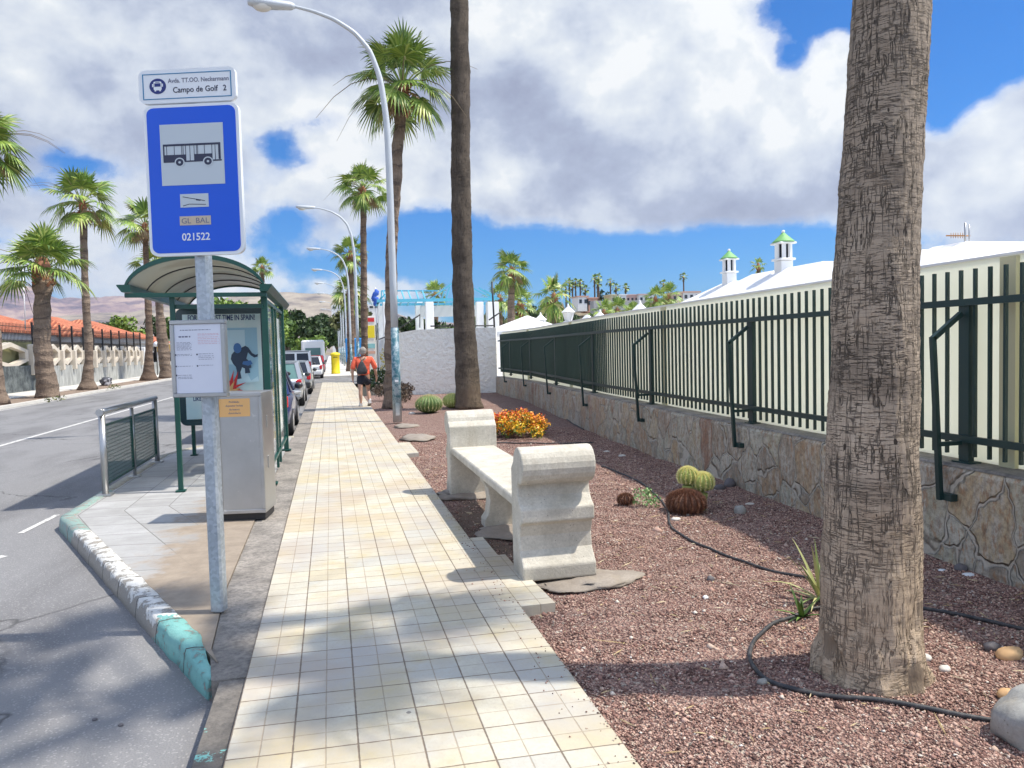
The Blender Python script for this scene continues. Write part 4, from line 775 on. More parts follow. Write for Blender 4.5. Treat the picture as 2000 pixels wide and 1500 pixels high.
# ================================================================ bungalows behind the fence
def hiph(x0,x1,y0,y1,ze,zr,ry0,ry1,rx0,rx1,label,chim=None,ant=False):
    t=thing('bungalow',((x0+x1)/2,(y0+y1)/2,0),label,'bungalow',group='white bungalows behind the fence'); cx,cy=(x0+x1)/2,(y0+y1)/2
    g=MB(); g.box((cx,cy,ze/2),(x1-x0-.5,y1-y0-.5,ze)); g.build('wall',M_('white paint'),t,world=True)
    g=MB(); B_=[Vector((x0,y0,ze)),Vector((x1,y0,ze)),Vector((x1,y1,ze)),Vector((x0,y1,ze))]; T_=[Vector((rx0,ry0,zr)),Vector((rx1,ry0,zr)),Vector((rx1,ry1,zr)),Vector((rx0,ry1,zr))]
    g.loft([[p-Vector((0,0,.18)) for p in B_],B_,T_]); rf=g.build('roof',M_('roof white'),t,world=True)
    g=MB(); g.box((x0+.24,cy-.5,1.3),(.06,.9,1.0)); g.build('window',M_('window dark'),t,world=True)
    if chim:
        x,y,zt,s=chim; g=MB(); g.box((x,y,zt-1.0*s),(.36*s,.36*s,1.2*s)); g.cbox((x,y,zt-.36*s),(.48*s,.48*s,.06*s),.01); 
        for k in range(6):
            a=k*PI/3; g.box((x+math.cos(a)*.20*s,y+math.sin(a)*.20*s,zt-.13*s),(.07*s,.11*s,.42*s),a)
        g.cbox((x,y,zt+.09*s),(.52*s,.52*s,.05*s),.01); ch=g.build('chimney',M_('white paint'),rf); ch.parent=rf; ch.data.transform(Matrix.Translation(-t.location))
        g=MB(); g.box((x,y,zt-.13*s),(.28*s,.28*s,.42*s)); q=g.build('vent',M_('window dark'),rf); q.data.transform(Matrix.Translation(-t.location))
        g=MB(); g.lathe([(.33*s,zt+.12*s),(.30*s,zt+.15*s),(.12*s,zt+.31*s),(.03*s,zt+.40*s)],8,(x,y,0)); q=g.build('cap',M_('cap green'),rf); q.data.transform(Matrix.Translation(-t.location))
        g=MB(); g.ball((x,y,zt+.42*s),.05*s); q=g.build('finial',M_('white paint'),rf); q.data.transform(Matrix.Translation(-t.location))
    return t
mat('roof white',fn=lambda b:{'Base Color':b.mix(b.ramp(b.noise(b.pos(),1.2,5,.6),[(.45,0),(.75,.35)]),(.80,.80,.80),(.68,.68,.67)),'Roughness':.7}); mat('cap green',(.18,.42,.14),.6)
def rx(px,py,X=12.0): return AX(px,py,X)
def bung(pr0,pr1,label,chim=None,X=12.5,D=1.7):
    # the two pixel points name the ends of the roof ridge on the plane x=X
    r0=AX(*pr0,X); r1=AX(*pr1,X); rr_=sorted([r0.y,r1.y]); zr=(r0.z+r1.z)/2
    c=None
    if chim: q=AX(chim[0],chim[1],X); c=(X,q.y,q.z,chim[2])
    return hiph(X-2.3,X+3.5,rr_[0]-D,rr_[1]+D,2.35,zr,rr_[0],rr_[1],X,X+1.5,label,c)
bung((1412,553),(1440,548),'white bungalow roof carrying the smaller chimney at the left end',(1424,512,.9))
bung((1468,531),(1512,533),'white hipped bungalow roof between the two chimneys')
bung((1535,517),(1607,517),'white bungalow roof carrying the taller green-capped chimney',(1530,482,1.0))
bung((1670,497),(1740,490),'white bungalow roof partly hidden behind the near palm trunk',None,12.5,1.2)
bung((1822,477),(1888,477),'white bungalow roof with the aerial, right of the near trunk',None,12.5,1.1)
bung((2030,455),(2150,450),'white bungalow roof cut by the right edge of the photo',None,12.5,1.3)
p_=AX(1885,474,12.6); t=thing('aerial',tuple(p_),'rusty television aerial on the white roof right of the near trunk','aerial')
mat('rust',(.45,.22,.08),.7); g=MB(); g.tube([(0,0,-.1),(0,0,.40)],.02,6); g.tube([(0,-.1,-.1),(0,-.1,.34)],.014,6); g.build('mast',M_('stainless'),t); g=MB(); g.tube([(0,0,.14),(0,.42,.2)],.012,5)
for k in range(7): g.tube([(-.12,.06*k,.14+.009*k),(.12,.06*k,.14+.009*k)],.014,4); g.tube([(0,.06*k,.09+.009*k),(0,.06*k,.20+.009*k)],.008,4)
g.build('antenna_rods',M_('rust'),t)
# white lantern posts
def lantern(px,py,Y,label,tall):
    p=AY(px,py,Y); t=thing('lantern',(p.x,Y,0),label,'lantern',group='white lantern posts'); s=1.0
    g=MB(); g.cbox((0,0,(p.z-.4)/2),(.22,.22,p.z-.4),.02); g.cbox((0,0,p.z-.42),(.34,.34,.06),.02); g.build('post',M_('white paint'),t)
    g=MB(); g.lathe([(.10,p.z-.39),(.2,p.z-.10),(.2,p.z-.07)],6,smooth=False); g.build('glass',M_('white paint'),t)
    for k in range(6):
        a=k*PI/3; g=MB(); g.bar((math.cos(a)*.12,math.sin(a)*.12,p.z-.4),(math.cos(a)*.23,math.sin(a)*.23,p.z-.06),.03,.03); g.build('rib',M_('white paint'),t)
    g=MB(); g.lathe([(.29,p.z-.06),(.26,p.z-.03),(.06,p.z+.15),(.03,p.z+.25),(0,p.z+.27)],6,smooth=False); g.build('cap',M_('white paint'),t)
lantern(1056,622,32,'leftmost white lantern, above the far part of the fence',0); lantern(1110,607,28,'tall white lantern second from the left above the fence',1); lantern(1172,618,27,'third white lantern, small and low over the fence top',0); lantern(1250,603,22,'rightmost white lantern, nearest the white roofs',0)
for (px0,px1,pyt,Y,lb) in ((970,1090,618,32,'low white tent-like roof behind the dark end of the fence'),(1130,1165,616,26,'small white tent-like roof between two white lanterns')):
    a=AY(px0,650,Y); c=AY(px1,650,Y); z=AY(px0,pyt,Y).z; t=thing('pavilion',((a.x+c.x)/2,Y,0),lb,'pavilion'); w_=c.x-a.x; g=MB(); g.lathe([(w_*.72,2.1),(w_*.7,2.3),(.08,z),(0,z+.02)],4,smooth=False); g.build('roof',M_('white paint'),t); 
    for s in(-1,1):
        for q in(-1,1): g=MB(); g.tube([(s*w_*.33,q*w_*.33,0),(s*w_*.33,q*w_*.33,2.2)],.06,6); g.build('post',M_('white paint'),t)
# ================================================================ bus stop sign
mat('sign blue',fn=lambda b:{'Base Color':b.mix(b.noise(b.obj(),1.5,4),(.0,.075,.56),(.0,.095,.70)),'Roughness':.35}); mat('sign white',(.74,.77,.80),.4); mat('sign grey',(.50,.56,.60),.5); mat('sign navy',(.008,.02,.16),.4); mat('ink',(.03,.035,.07),.6); mat('border blue',(.01,.18,.36),.4); mat('gold',fn=lambda b:{'Base Color':b.mix(b.noise(b.obj(),14,4),(.55,.40,.24),(.50,.50,.47)),'Roughness':.5}); mat('ink grey',(.16,.17,.24),.6); mat('ink red',(.62,.25,.3),.6)
def rrect(w,h,r,n=5):
    out=[]
    for cx,cy,a0 in((w/2-r,h/2-r,0),(-w/2+r,h/2-r,90),(-w/2+r,-h/2+r,180),(w/2-r,-h/2+r,270)):
        for k in range(n+1): a=R(a0+90*k/n); out.append((cx+r*math.cos(a),cy+r*math.sin(a)))
    return out
def plate(g,poly,x,z,y0,y1): g.prism(poly,lambda p:(x+p[0],y0,z+p[1]),lambda p:(x+p[0],y1,z+p[1]))
RZ=R(-17)
t=thing('bus_stop_sign',(-.755,4.98,0),'blue bus stop sign on a grey steel pole with a framed timetable','bus stop sign',RZ)
g=MB(); g.cbox((0,.05,1.65),(.082,.082,3.3),.012); g.build('pole',M_('galvanised'),t)
g=MB(); plate(g,rrect(.535,.905,.05),-.0,2.68,-.030,.002); sp=g.build('stop_panel',M_('sign white'),t)
def sub(fn_,name,m,par): 
    g=MB(); fn_(g); o=g.build(name,M_(m),par); return o
sub(lambda g:plate(g,rrect(.500,.87,.04),0,2.68,-.0325,-.029),'blue_field','sign blue',sp)
sub(lambda g:plate(g,[(-.178,-.182),(.178,-.182),(.178,.182),(-.178,.182)],.0,2.832,-.0345,-.0320),'white_square','sign grey',sp)
def bus(g):
    y0,y1=-.0362,-.0340; zc=2.832
    def q(x0,x1,z0,z1): plate(g,[(x0,z0),(x1,z0),(x1,z1),(x0,z1)],0,zc,y0,y1)
    q(-.163,.160,.052,.064); q(-.163,-.156,-.0,.052); q(.148,.160,-.035,.052)
    for x in(-.143,-.1,-.058,-.05,-.036,-.012,.012,.026,.032,.070,.112,.130): q(x-.0012,x+.0012,-.0,.052)
    q(-.163,-.036,-.045,.0); q(.012,.112,-.045,.0); q(-.036,.012,-.045,-.037); q(.112,.165,-.045,-.037)
    for x in(-.036,-.012,.012,.112,.130): q(x-.0015,x+.0015,-.04,.0)
sub(bus,'bus_symbol','ink',sp)
def wheels(r):
    def f(g):
        for x in(-.072,.088): plate(g,[(x+r*math.cos(a*PI/10),r*math.sin(a*PI/10)-.046) for a in range(20)],0,2.832,-.0368-(.03-r)*.03,-.0340)
    return f
sub(wheels(.028),'wheel_surround','sign grey',sp); sub(wheels(.0215),'wheel','ink',sp); sub(wheels(.007),'wheel_hub','sign grey',sp)
sub(lambda g:plate(g,[(-.08,-.04),(.08,-.04),(.08,.04),(-.08,.04)],.0,2.556,-.0345,-.032),'sticker','sign grey',sp)
sub(lambda g:[g.bar((-.065,-.0352,2.58),(.06,-.0352,2.552),.0006,.004),g.bar((-.065,-.0352,2.525),(-.03,-.0352,2.535),.0006,.004),g.bar((-.03,-.0352,2.535),(.065,-.0352,2.53),.0006,.004),g.bar((.01,-.0352,2.560),(.035,-.0352,2.556),.0006,.008)],'torn_edge','ink',sp)
sub(lambda g:plate(g,[(-.088,-.027),(.088,-.027),(.088,.027),(-.088,.027)],.0,2.436,-.0345,-.032),'sticker','gold',sp)
text('GL  BAL',.046,M_('ink grey'),sp,(0,-.0352,2.420),sx=.98)
text('021522',.062,M_('sign white'),sp,(.0,-.0340,2.318),sx=.86,bold=.0009)
g=MB(); plate(g,rrect(.535,.20,.04),-.015,3.243,-.028,.002); np_=g.build('name_plate',M_('sign white'),t)
def brd(g):
    for x0,x1,z0,z1 in((-.245,.245,.071,.076),(-.245,.245,-.076,-.071),(-.245,-.240,-.071,.071),(.240,.245,-.071,.071)): plate(g,[(x0,z0),(x1,z0),(x1,z1),(x0,z1)],-.015,3.243,-.0300,-.0275)
sub(brd,'border','border blue',np_)
sub(lambda g:plate(g,[(.046*math.cos(a*PI/14),.046*math.sin(a*PI/14)) for a in range(28)],-.176,3.245,-.0300,-.0275),'disc','sign navy',np_)
def busf(g):
    def q(x0,x1,z0,z1,dy=0): plate(g,[(x0,z0),(x1,z0),(x1,z1),(x0,z1)],-.176,3.245,-.0315-dy,-.0298)
    plate(g,rrect(.044,.052,.008),-.176,3.247,-.0312,-.0298); q(-.017,-.009,-.03,-.02); q(.009,.017,-.03,-.02); q(-.030,-.024,-.004,.014); q(.024,.030,-.004,.014)
sub(busf,'bus_symbol','sign white',np_)
sub(lambda g:[plate(g,[(-.017,-.006),(.017,-.006),(.017,.014),(-.017,.014)],-.176,3.248,-.0322,-.0308),plate(g,[(-.012,.019),(.012,.019),(.012,.022),(-.012,.022)],-.176,3.247,-.0322,-.0308)],'bus_window','sign navy',np_)
text('Avda. TT.OO. Neckermann',.037,M_('ink grey'),np_,(.050,-.0292,3.262),sx=.80,ext=.0005,bold=.0004)
text('Campo de Golf',.047,M_('ink'),np_,(.030,-.0292,3.203),sx=.84,ext=.0005,bold=.0006)
text('2',.047,M_('ink'),np_,(.193,-.0292,3.203),sx=.84,ext=.0005,bold=.0006)
# timetable case
g=MB()
W_,H_=.345,.47; zc=1.60
for x,z,w_,h_ in((0,H_/2-.012,W_,.026),(0,-H_/2+.012,W_,.026),(-W_/2+.013,0,.026,H_-.05),(W_/2-.013,0,.026,H_-.05)): g.cbox((-.02+x,-.018,zc+z),(w_,.045,h_),.004)
cs=g.build('timetable_frame',M_('stainless'),t)
mat('paper',fn=lambda b:{'Base Color':b.mix(b.noise(b.obj(),5,4),(.62,.65,.74),(.70,.72,.80)),'Roughness':.3})
sub(lambda g:g.box((-.02,-.016,zc),(W_-.05,.03,H_-.05)),'paper','paper',cs)
rnd=random.Random(5)
def lines(col,n,x0,x1,zs,sk):
    def f(g):
        for z in zs:
            x=x0
            while x<x1: w_=rnd.uniform(.006,.022); g.box((x+w_/2,-.0316,z),(min(w_,x1-x),.0008,sk)); x+=w_+.004
    return f
sub(lines(0,0,-.155,-.065,[zc+.10-.0075*k for k in range(7)]+[zc+.028,zc+.02,zc-.045,zc-.10,zc-.112,zc-.12],.0022),'printed_lines','ink grey',cs)
sub(lambda g:[g.box((-.164+dx,-.0316,zc+z),(.009,.0008,.009)) for dx,z in((0,.025),(0,-.045),(0,-.10),(.135,.025),(.135,-.045))],'printed_squares','ink',cs)
sub(lines(0,0,-.02,.07,[zc+.028,zc+.015,zc+.005,zc-.005,zc-.042],.0022),'printed_lines','ink grey',cs)
sub(lines(0,0,-.02,.11,[zc+.15,zc+.143,zc+.13,zc+.12,zc+.11,zc+.10,zc+.09],.0018),'printed_lines','ink red',cs)
sub(lines(0,0,-.13,.06,[zc+.175],.004),'heading','ink grey',cs)
sub(lines(0,0,-.14,-.07,[zc+.135],.009),'heading','ink grey',cs)
# ================================================================ steel cabinet
sp.scale.x=1.10; np_.scale.x=1.12
t=thing('cabinet',(-.845,7.93,0),'brushed stainless cabinet with an orange notice, behind the sign pole','cabinet',R(-9))
g=MB(); g.cbox((0,0,.66),(.44,.42,1.18),.006); g.build('body',M_('stainless'),t)
g=MB(); g.box((0,.01,.035),(.40,.36,.07)); g.build('plinth',M_('black iron'),t)
g=MB()
for x,z,w_,h_ in((0,1.23,.44,.035),(0,.09,.44,.035),(-.203,.66,.034,1.1),(.203,.66,.034,1.1)): g.cbox((x,-.216,z),(w_,.02,h_),.004)
g.build('door_frame',M_('stainless'),t)
g=MB(); plate(g,rrect(.295,.175,.008),-.042,1.105,-.2125,-.2105); lab=g.build('notice',mat('orange',(.72,.42,.16),.5),t)
for k,s in enumerate(('Prohibido','depositar bolsas','de basura','domiciliaria')): text(s,.028,M_('ink grey'),lab,(-.042,-.2135,1.152-.036*k),sx=.9)
g=MB(); g.cbox((.222,-.05,.55),(.012,.03,.12),.003); g.build('hinge',M_('stainless'),t); g=MB(); g.cbox((.222,-.05,.95),(.012,.03,.12),.003); g.build('hinge',M_('stainless'),t)
# ================================================================ railing at the kerb
t=thing('railing',(-2.62,11.1,0),'low stainless railing with green wire mesh at the kerb edge','railing')
for y in(9.73,12.48):
    g=MB(); g.tube([(-2.63,y,0),(-2.63,y,.955)],.037,14); g.cbox((-2.63,y,.012),(.16,.16,.024),.004); g.build('post',M_('stainless'),t,world=True)
g=MB(); g.tube([(-2.63,11.1,.0),(-2.63,11.1,.94)],.024,12); g.cbox((-2.63,11.1,.012),(.14,.14,.024),.004); g.build('post',M_('stainless'),t,world=True)
g=MB(); g.tube([(-2.63,9.66,.985),(-2.63,12.54,.985)],.036,14); g.tube([(-2.63,9.64,.985),(-2.63,9.70,.985)],.042,14); g.build('handrail',M_('stainless'),t,world=True)
for y0,y1 in((9.80,11.06),(11.14,12.42)):
    g=MB(); z0,z1=.13,.82
    for a,c in(((y0,z0),(y1,z0)),((y1,z0),(y1,z1)),((y1,z1),(y0,z1)),((y0,z1),(y0,z0))): g.bar((-2.63,a[0],a[1]),(-2.63,c[0],c[1]),.028,.028,up=(1,0,0))
    fr=g.build('mesh_frame',M_('green paint'),t,world=True); g=MB(); k=y0
    while k<y1: g.bar((-2.63,k,z0),(-2.63,k,z1),.006,.006,up=(1,0,0)); k+=.045
    k=z0
    while k<z1: g.bar((-2.63,y0,k),(-2.63,y1,k),.005,.005,up=(1,0,0)); k+=.045
    q=g.build('wire_mesh',M_('green paint'),fr); q.data.transform(Matrix.Translation(-t.location))
# ================================================================ bus shelter
t=thing('bus_shelter',(-1.5,11.6,0),'green framed glass bus shelter with a curved translucent roof','bus shelter')
GP=M_('green paint'); mat('glass',(.9,.97,.96),.02,Transmission_Weight=1.0,IOR=1.12,Alpha=.35)
mat('polycarb',fn=lambda b:{'Base Color':b.mix(b.ramp(b.noise(b.pos(),1.6,4,.6),[(.45,0),(.6,.6)]),(.62,.62,.53),(.42,.38,.28)),'Roughness':.4},Transmission_Weight=.0,Alpha=.93)
YN,YF=9.55,13.55; XL,XR=-2.28,-.72
for x,y,w_ in((-1.79,9.66,.055),(-.765,9.78,.075),(-.765,13.1,.075),(-2.2,13.1,.055)):
    g=MB(); g.cbox((x,y,1.16),(w_,w_,2.32 if x<-1 else 2.5),.006); g.cbox((x,y,.012),(w_*2,w_*2,.02),.003); g.build('post',GP,t,world=True)
for y in(11.05,11.6): g=MB(); g.cbox((-.765,y,1.15),(.035,.05,2.26),.004); g.build('post',GP,t,world=True)
ZE=2.40
def arch(u): # u 0..1 left to right; returns x,z
    x=XL+.04+(XR-XL-.08)*u; return x,ZE+.04+.34*(1-(2*u-1)**2)**.62*(1) if 0<u<1 else (x,ZE+.04)
def archpt(u):
    th=PI*(.06+.88*u); cx=(XL+XR)/2; rxx=(XR-XL)/2*.99/math.cos(.06*PI); 
    return cx-rxx*math.cos(th), ZE-.02+.36*(math.sin(th)-math.sin(.06*PI))/(1-math.sin(.06*PI))+.04
for i,y in enumerate((YN,YN+1.0,YN+2.0,YN+3.0,YF)):
    g=MB(); r=.026 if i in(0,4) else .013; g.loft([[Vector((x+dx,y+dy,z+dz)) for dx,dy,dz in((0,-.02,-r),(0,.02,-r),(0,.02,r),(0,-.02,r))] for x,z in[archpt(k/24) for k in range(25)]]); g.build('roof_rib',GP if i in(0,4) else M_('black iron'),t,world=True)
g=MB(); g.loft([[Vector((x,y,z+dz)) for y,dz in((YN+.02,.0),(YF-.02,.0),(YF-.02,.006),(YN+.02,.006))] for x,z in[archpt(k/24) for k in range(25)]],True,True,True); g.build('roof_panel',M_('polycarb'),t,world=True)
for x,d_ in((XL,-1),(XR,1)):
    g=MB(); g.loft([[Vector((x+u*d_,y,z)) for u,z in((-.07,ZE-.035),(.02,ZE-.035),(.07,ZE+.035),(.07,ZE+.05),(-.07,ZE+.05))] for y in(YN-.03,YF+.03)]); g.build('gutter_beam',GP,t,world=True)
for z in(ZE-.07,ZE-.20):
    g=MB(); g.cbox(((-1.79-.765)/2 if z<2.3 else (XL+XR)/2,9.70 if z<2.3 else YN+.03,z),(1.0 if z<2.3 else XR-XL,.045,.05),.004); g.build('cross_beam',GP,t,world=True)
for z in(ZE-.07,ZE-.22): g=MB(); g.cbox(((-2.2-.765)/2,13.1,z),(1.42,.045,.05),.004); g.build('cross_beam',GP,t,world=True)
g=MB(); g.cbox((-.765,11.44,2.28),(.04,3.3,.05),.004); g.build('side_beam',GP,t,world=True); g=MB(); g.cbox((-.765,11.44,.22),(.04,3.3,.04),.004); g.build('side_beam',GP,t,world=True)
for y0,y1 in((9.83,11.02),(11.08,11.57),(11.63,13.05)):
    g=MB(); g.box((-.765,(y0+y1)/2,1.25),(.008,y1-y0,1.95)); g.build('side_glass',M_('glass'),t,world=True)
# posters on side
mat('poster a',fn=lambda b:{'Base Color':b.ramp(b.noise(b.map(b.obj(),(1,1,.8)),3.2,3),[(.35,(.75,.70,.60)),(.45,(.78,.60,.08)),(.55,(.80,.80,.80)),(.62,(.70,.08,.10)),(.7,(.25,.5,.6))],'CONSTANT'),'Roughness':.4}); mat('poster white',(.72,.76,.76),.4)
g=MB(); g.box((-.79,11.32,1.28),(.02,.44,1.7)); g.build('side_poster',M_('poster a'),t,world=True); g=MB(); g.box((-.79,12.2,1.28),(.02,.9,1.75)); g.build('side_poster',M_('poster white'),t,world=True)
g=MB(); g.box((-.804,12.2,1.9),(.008,.8,.25)); g.build('side_strip',M_('red'),t,world=True)
# bench inside
g=MB(); g.cbox((-1.45,11.2,.52),(.42,.5,.06),.03); 
g.prism(rrect(.44,.42,.15),lambda p:(-1.62+.0,10.9+p[0]*1.0,.68+p[1]),lambda p:(-1.57,10.9+p[0],.68+p[1])); g.cbox((-1.55,11.0,.25),(.09,.12,.5),.01)
g.build('seat',GP,t,world=True)
# poster box at the far end
mat('poster',fn=lambda b:{'Base Color':b.mix(b.ramp(b.noise(b.obj(),2.5,3),[(.35,0),(.7,1)]),(.48,.66,.68),(.66,.76,.74)),'Roughness':.3})
PX,PY_=-1.66,13.0; ax,bx=-2.36,-.98; cz=(2.37+.50)/2; hh=1.87; ww=bx-ax; cxp=(ax+bx)/2
g=MB(); g.prism(rrect(ww,hh,.11),lambda p:(cxp+p[0],12.93,cz+p[1]),lambda p:(cxp+p[0],13.07,cz+p[1])); pb=g.build('poster_box',mat('dark teal',(.012,.045,.055),.25),t,world=True)
def subw(g,name,m): q=g.build(name,M_(m),pb); q.data.transform(Matrix.Translation(-t.location)); return q
g=MB(); g.box((cxp,12.922,cz),(ww-.20,.01,hh-.20)); subw(g,'poster','poster')
mat('poster blue',(.06,.20,.34),.4); mat('poster dark',(.02,.045,.09),.4); mat('poster pale',(.52,.72,.80),.4); mat('poster door',(.32,.55,.68),.4); mat('poster skin',(.05,.17,.42),.4)
g=MB(); g.box((cxp+.22,12.916,cz+.18),(.62,.004,.86)); subw(g,'printed_room','poster door'); g=MB(); g.box((cxp+.16,12.912,cz+.30),(.36,.004,.55)); subw(g,'printed_door','poster pale')
def blob2(pts,name,m,y=12.908):
    g=MB(); g.prism(pts,lambda p:(cxp+p[0],y,cz+p[1]),lambda p:(cxp+p[0],y+.003,cz+p[1])); subw(g,name,m)
FG_=lambda L:[(.30+(x-.30)*.72,.06+(z-.03)*.72) for x,z in L]
blob2(FG_([(.08,.0),(.04,.10),(.06,.20),(.12,.27),(.20,.31),(.30,.36),(.36,.39),(.42,.35),(.50,.22),(.57,.18),(.62,.20),(.61,.14),(.54,.12),(.47,.17),(.41,.24),(.37,.10),(.45,.02),(.47,-.10),(.42,-.12),(.44,-.22),(.33,-.23),(.33,-.12),(.27,-.09),(.23,-.20),(.25,-.34),(.13,-.36),(.16,-.20),(.14,-.08)]),'printed_figure','poster dark')
blob2(FG_([(.30,.04),(.46,.06),(.50,-.02),(.40,-.06),(.28,-.02)]),'printed_leg','poster skin',12.904)
blob2(FG_([(.19+.085*math.cos(a*PI/8),.34+.115*math.sin(a*PI/8)) for a in range(16)]),'printed_head','poster skin',12.904)
blob2(FG_([(.30,-.02),(.45,-.40),(.60,-.30),(.62,-.42),(.10,-.46),(.12,-.38)]),'printed_floor','poster pale',12.910)
rr_=random.Random(3); blob2([((.10+(.30 if k%2 else .10)*rr_.uniform(.6,1.15)*math.cos(k*PI/11)),-.36+(.34 if k%2 else .14)*rr_.uniform(.6,1.15)*math.sin(k*PI/11)) for k in range(22)],'printed_splash','red',12.904)
blob2([((.06+(.20 if k%2 else .08)*math.cos(k*PI/9)),-.44+(.24 if k%2 else .1)*math.sin(k*PI/9)) for k in range(18)],'printed_splash','orange',12.900)
q=text('FOR THE FIRST TIME IN SPAIN!',.125,mat('poster ink',(.02,.05,.16),.5),pb,(cxp,12.914,cz+.735),sx=.60,bold=.003); q.data.transform(Matrix.Translation(-t.location))
q=text('LIKE NOTHING ELSE',.085,M_('poster ink'),pb,(cxp-.18,12.914,cz-.54),sx=.78,bold=.002); q.data.transform(Matrix.Translation(-t.location))
# ================================================================ concrete bench
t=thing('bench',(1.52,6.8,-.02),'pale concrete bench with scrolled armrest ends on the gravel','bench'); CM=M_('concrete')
def armrest(yb,sgn,rollout):
    # profile in (y,z); sgn=-1 faces the camera end, +1 the far end ; y grows away from seat
    prof=[(0,0),(.30,0),(.30,.10),(.27,.13),(.215,.20),(.205,.30),(.235,.385),(.285,.41),(.285,.505),(.24,.53),(.19,.58),(.175,.64),(.20,.685)]
    cyc,czc,rr=.20,.80,.135
    arc=[(cyc+rr*math.cos(a),czc+rr*math.sin(a)) for a in[R(-75)+R(255-10)*k/14 for k in range(15)]]
    prof=prof+arc+[(.0,.77)]
    g=MB(); rings=[]
    for x,sc in((-.27,1),(.27,1)): rings.append([Vector((x,yb+sgn*p[0],p[1])) for p in prof])
    g.loft(rings); 
    return g.build('armrest',CM,t,bevel=.012)
armrest(-1.45,-1,1); armrest(1.52,1,1)
g=MB(); g.loft([[Vector((x,y,z)) for x,z in((-.235,.46),(-.25,.475),(-.25,.525),(-.235,.54),(.235,.54),(.25,.525),(.25,.475),(.235,.46))] for y in(-1.452,1.522)]); g.build('seat',CM,t,bevel=.008)
g=MB(); g.loft([[Vector((x*.30*w_,.0+u,z)) for x,u in((-.6,-.09),(.6,-.09),(.6,.09),(-.6,.09))] for z,w_ in((0,1.15),(.07,1.15),(.12,.95),(.25,.85),(.36,.95),(.42,1.15),(.459,1.2))]); g.build('leg',CM,t,bevel=.006)
def lump(name,x,y,s,label,m='concrete',seed=0,cat='rock',z=None,jit=.22,n=18,group=None,cap=None):
    g=MB(); g.ball((0,0,0),1,s,n,max(6,n//2),jit,seed); o=g.build(name,M_(m)); o.location=(x,y,(gz(x,y) if z is None else z)+s[2]*.35); tag(o,label,cat,group); return o
mat('mortar',fn=f_concrete((.22,.18,.155),(.40,.35,.30)))
lump('footing',1.72,5.05,(.36,.22,.03),'crumbling mortar lump round the near foot of the bench','mortar',3,'mortar lump',jit=.5,n=28)
lump('footing',1.60,6.6,(.36,.30,.04),'mortar lump under the middle leg of the bench','mortar',5,'mortar lump',jit=.5,n=24)
lump('footing',1.45,8.45,(.36,.30,.045),'mortar lump round the far foot of the bench','mortar',7,'mortar lump',jit=.5,n=24)
p=G(815,850); lump('slab_stone',p.x,p.y,(.33,.5,.05),'flat broken concrete slab lying between walk and lamp post','mortar',9,'stone slab',jit=.4)
p=G(800,835); lump('slab_stone',p.x,p.y+.7,(.28,.4,.04),'smaller flat slab just behind the broken concrete slab','mortar',11,'stone slab',jit=.4)
# ================================================================ street lamps
mat('lamp white',fn=lambda b:{'Base Color':b.mix(b.noise(b.obj(),3,4),(.42,.46,.49),(.56,.59,.62)),'Roughness':.4})
def f_lamplow(b):
    p=b.obj(); n=b.noise(p,7,6,.75); z=b.sep(p)[2]; col=b.mix(b.ramp(n,[(.45,0),(.56,1)]),(.03,.13,.17),(.30,.38,.42)); col=b.mix(b.ramp(b.m('MULTIPLY_ADD',n,.8,z),[(.5,1),(.95,0)]),col,(.50,.50,.48)); return {'Base Color':col,'Roughness':.5}
mat('lamp low',fn=f_lamplow)
def lamp(x,y,label,proto=None):
    if proto: return dup(proto,(x,y,-.03),label)
    t=thing('street_lamp',(x,y,-.03),label,'street lamp',group='street lamps along the walk')
    g=MB(); g.tube([(0,0,0),(0,0,2.16)],[.105,.088],14); g.build('pole_base',M_('lamp low'),t)
    pts=[(0,0,2.16),(0,0,6.1),(-.03,0,6.9),(-.13,0,7.75),(-.34,0,8.35),(-.66,0,8.72),(-1.1,0,8.98),(-1.55,0,9.12),(-2.0,0,9.20)]
    P=[]; 
    for i in range(len(pts)-1):
        for k in range(4): P.append(Vector(pts[i]).lerp(Vector(pts[i+1]),k/4))
    P.append(Vector(pts[-1])); Q=[P[0]]+[(P[i-1]+P[i]*2+P[i+1])/4 for i in range(1,len(P)-1)]+[P[-1]]
    g=MB(); g.tube(Q,[.082-.053*i/len(Q) for i in range(len(Q))],14); g.build('pole',M_('lamp white'),t)
    g=MB(); g.loft([[Vector((x_,u*w_,9.20+.02*(x_+2)*-1+v*h_)) for u,v in((-1,-.4),(-.7,-1),(.7,-1),(1,-.4),(.8,.7),(-.8,.7))] for x_,w_,h_ in((-1.92,.05,.04),(-2.0,.10,.07),(-2.35,.13,.09),(-2.75,.15,.09),(-2.9,.08,.05))],True,True,True); hd=g.build('lamp_head',M_('lamp white'),t)
    g=MB(); g.ball((-2.6,0,9.14),.15,(1.35,.85,.75),14,8); g.build('diffuser',mat('diffuser',(.62,.60,.55),.3),hd)
    g=MB(); g.box((.0,-.106,.95),(.08,.012,.05)); g.build('number_tag',M_('sign white'),t); g=MB(); g.box((0,-.075,.30),(.09,.07,.28)); g.build('hatch',M_('lamp low'),t)
    return t
L1=lamp(1.45,17.5,'nearest street lamp, blue-green at the foot, arm curving over the walk')
for x,y,lb in((1.45,41.2,'second street lamp, its arm ending left of the mop-headed palm'),(1.5,57.5,'third street lamp along the walk from the camera'),(1.5,72,'fourth street lamp along the walk from the camera'),(1.5,86,'fifth street lamp along the walk from the camera'),(1.5,101,'sixth street lamp along the walk from the camera'),(1.5,118,'seventh street lamp along the walk from the camera'),(1.5,138,'farthest street lamp at the end of the row')): lamp(x,y,lb,L1)
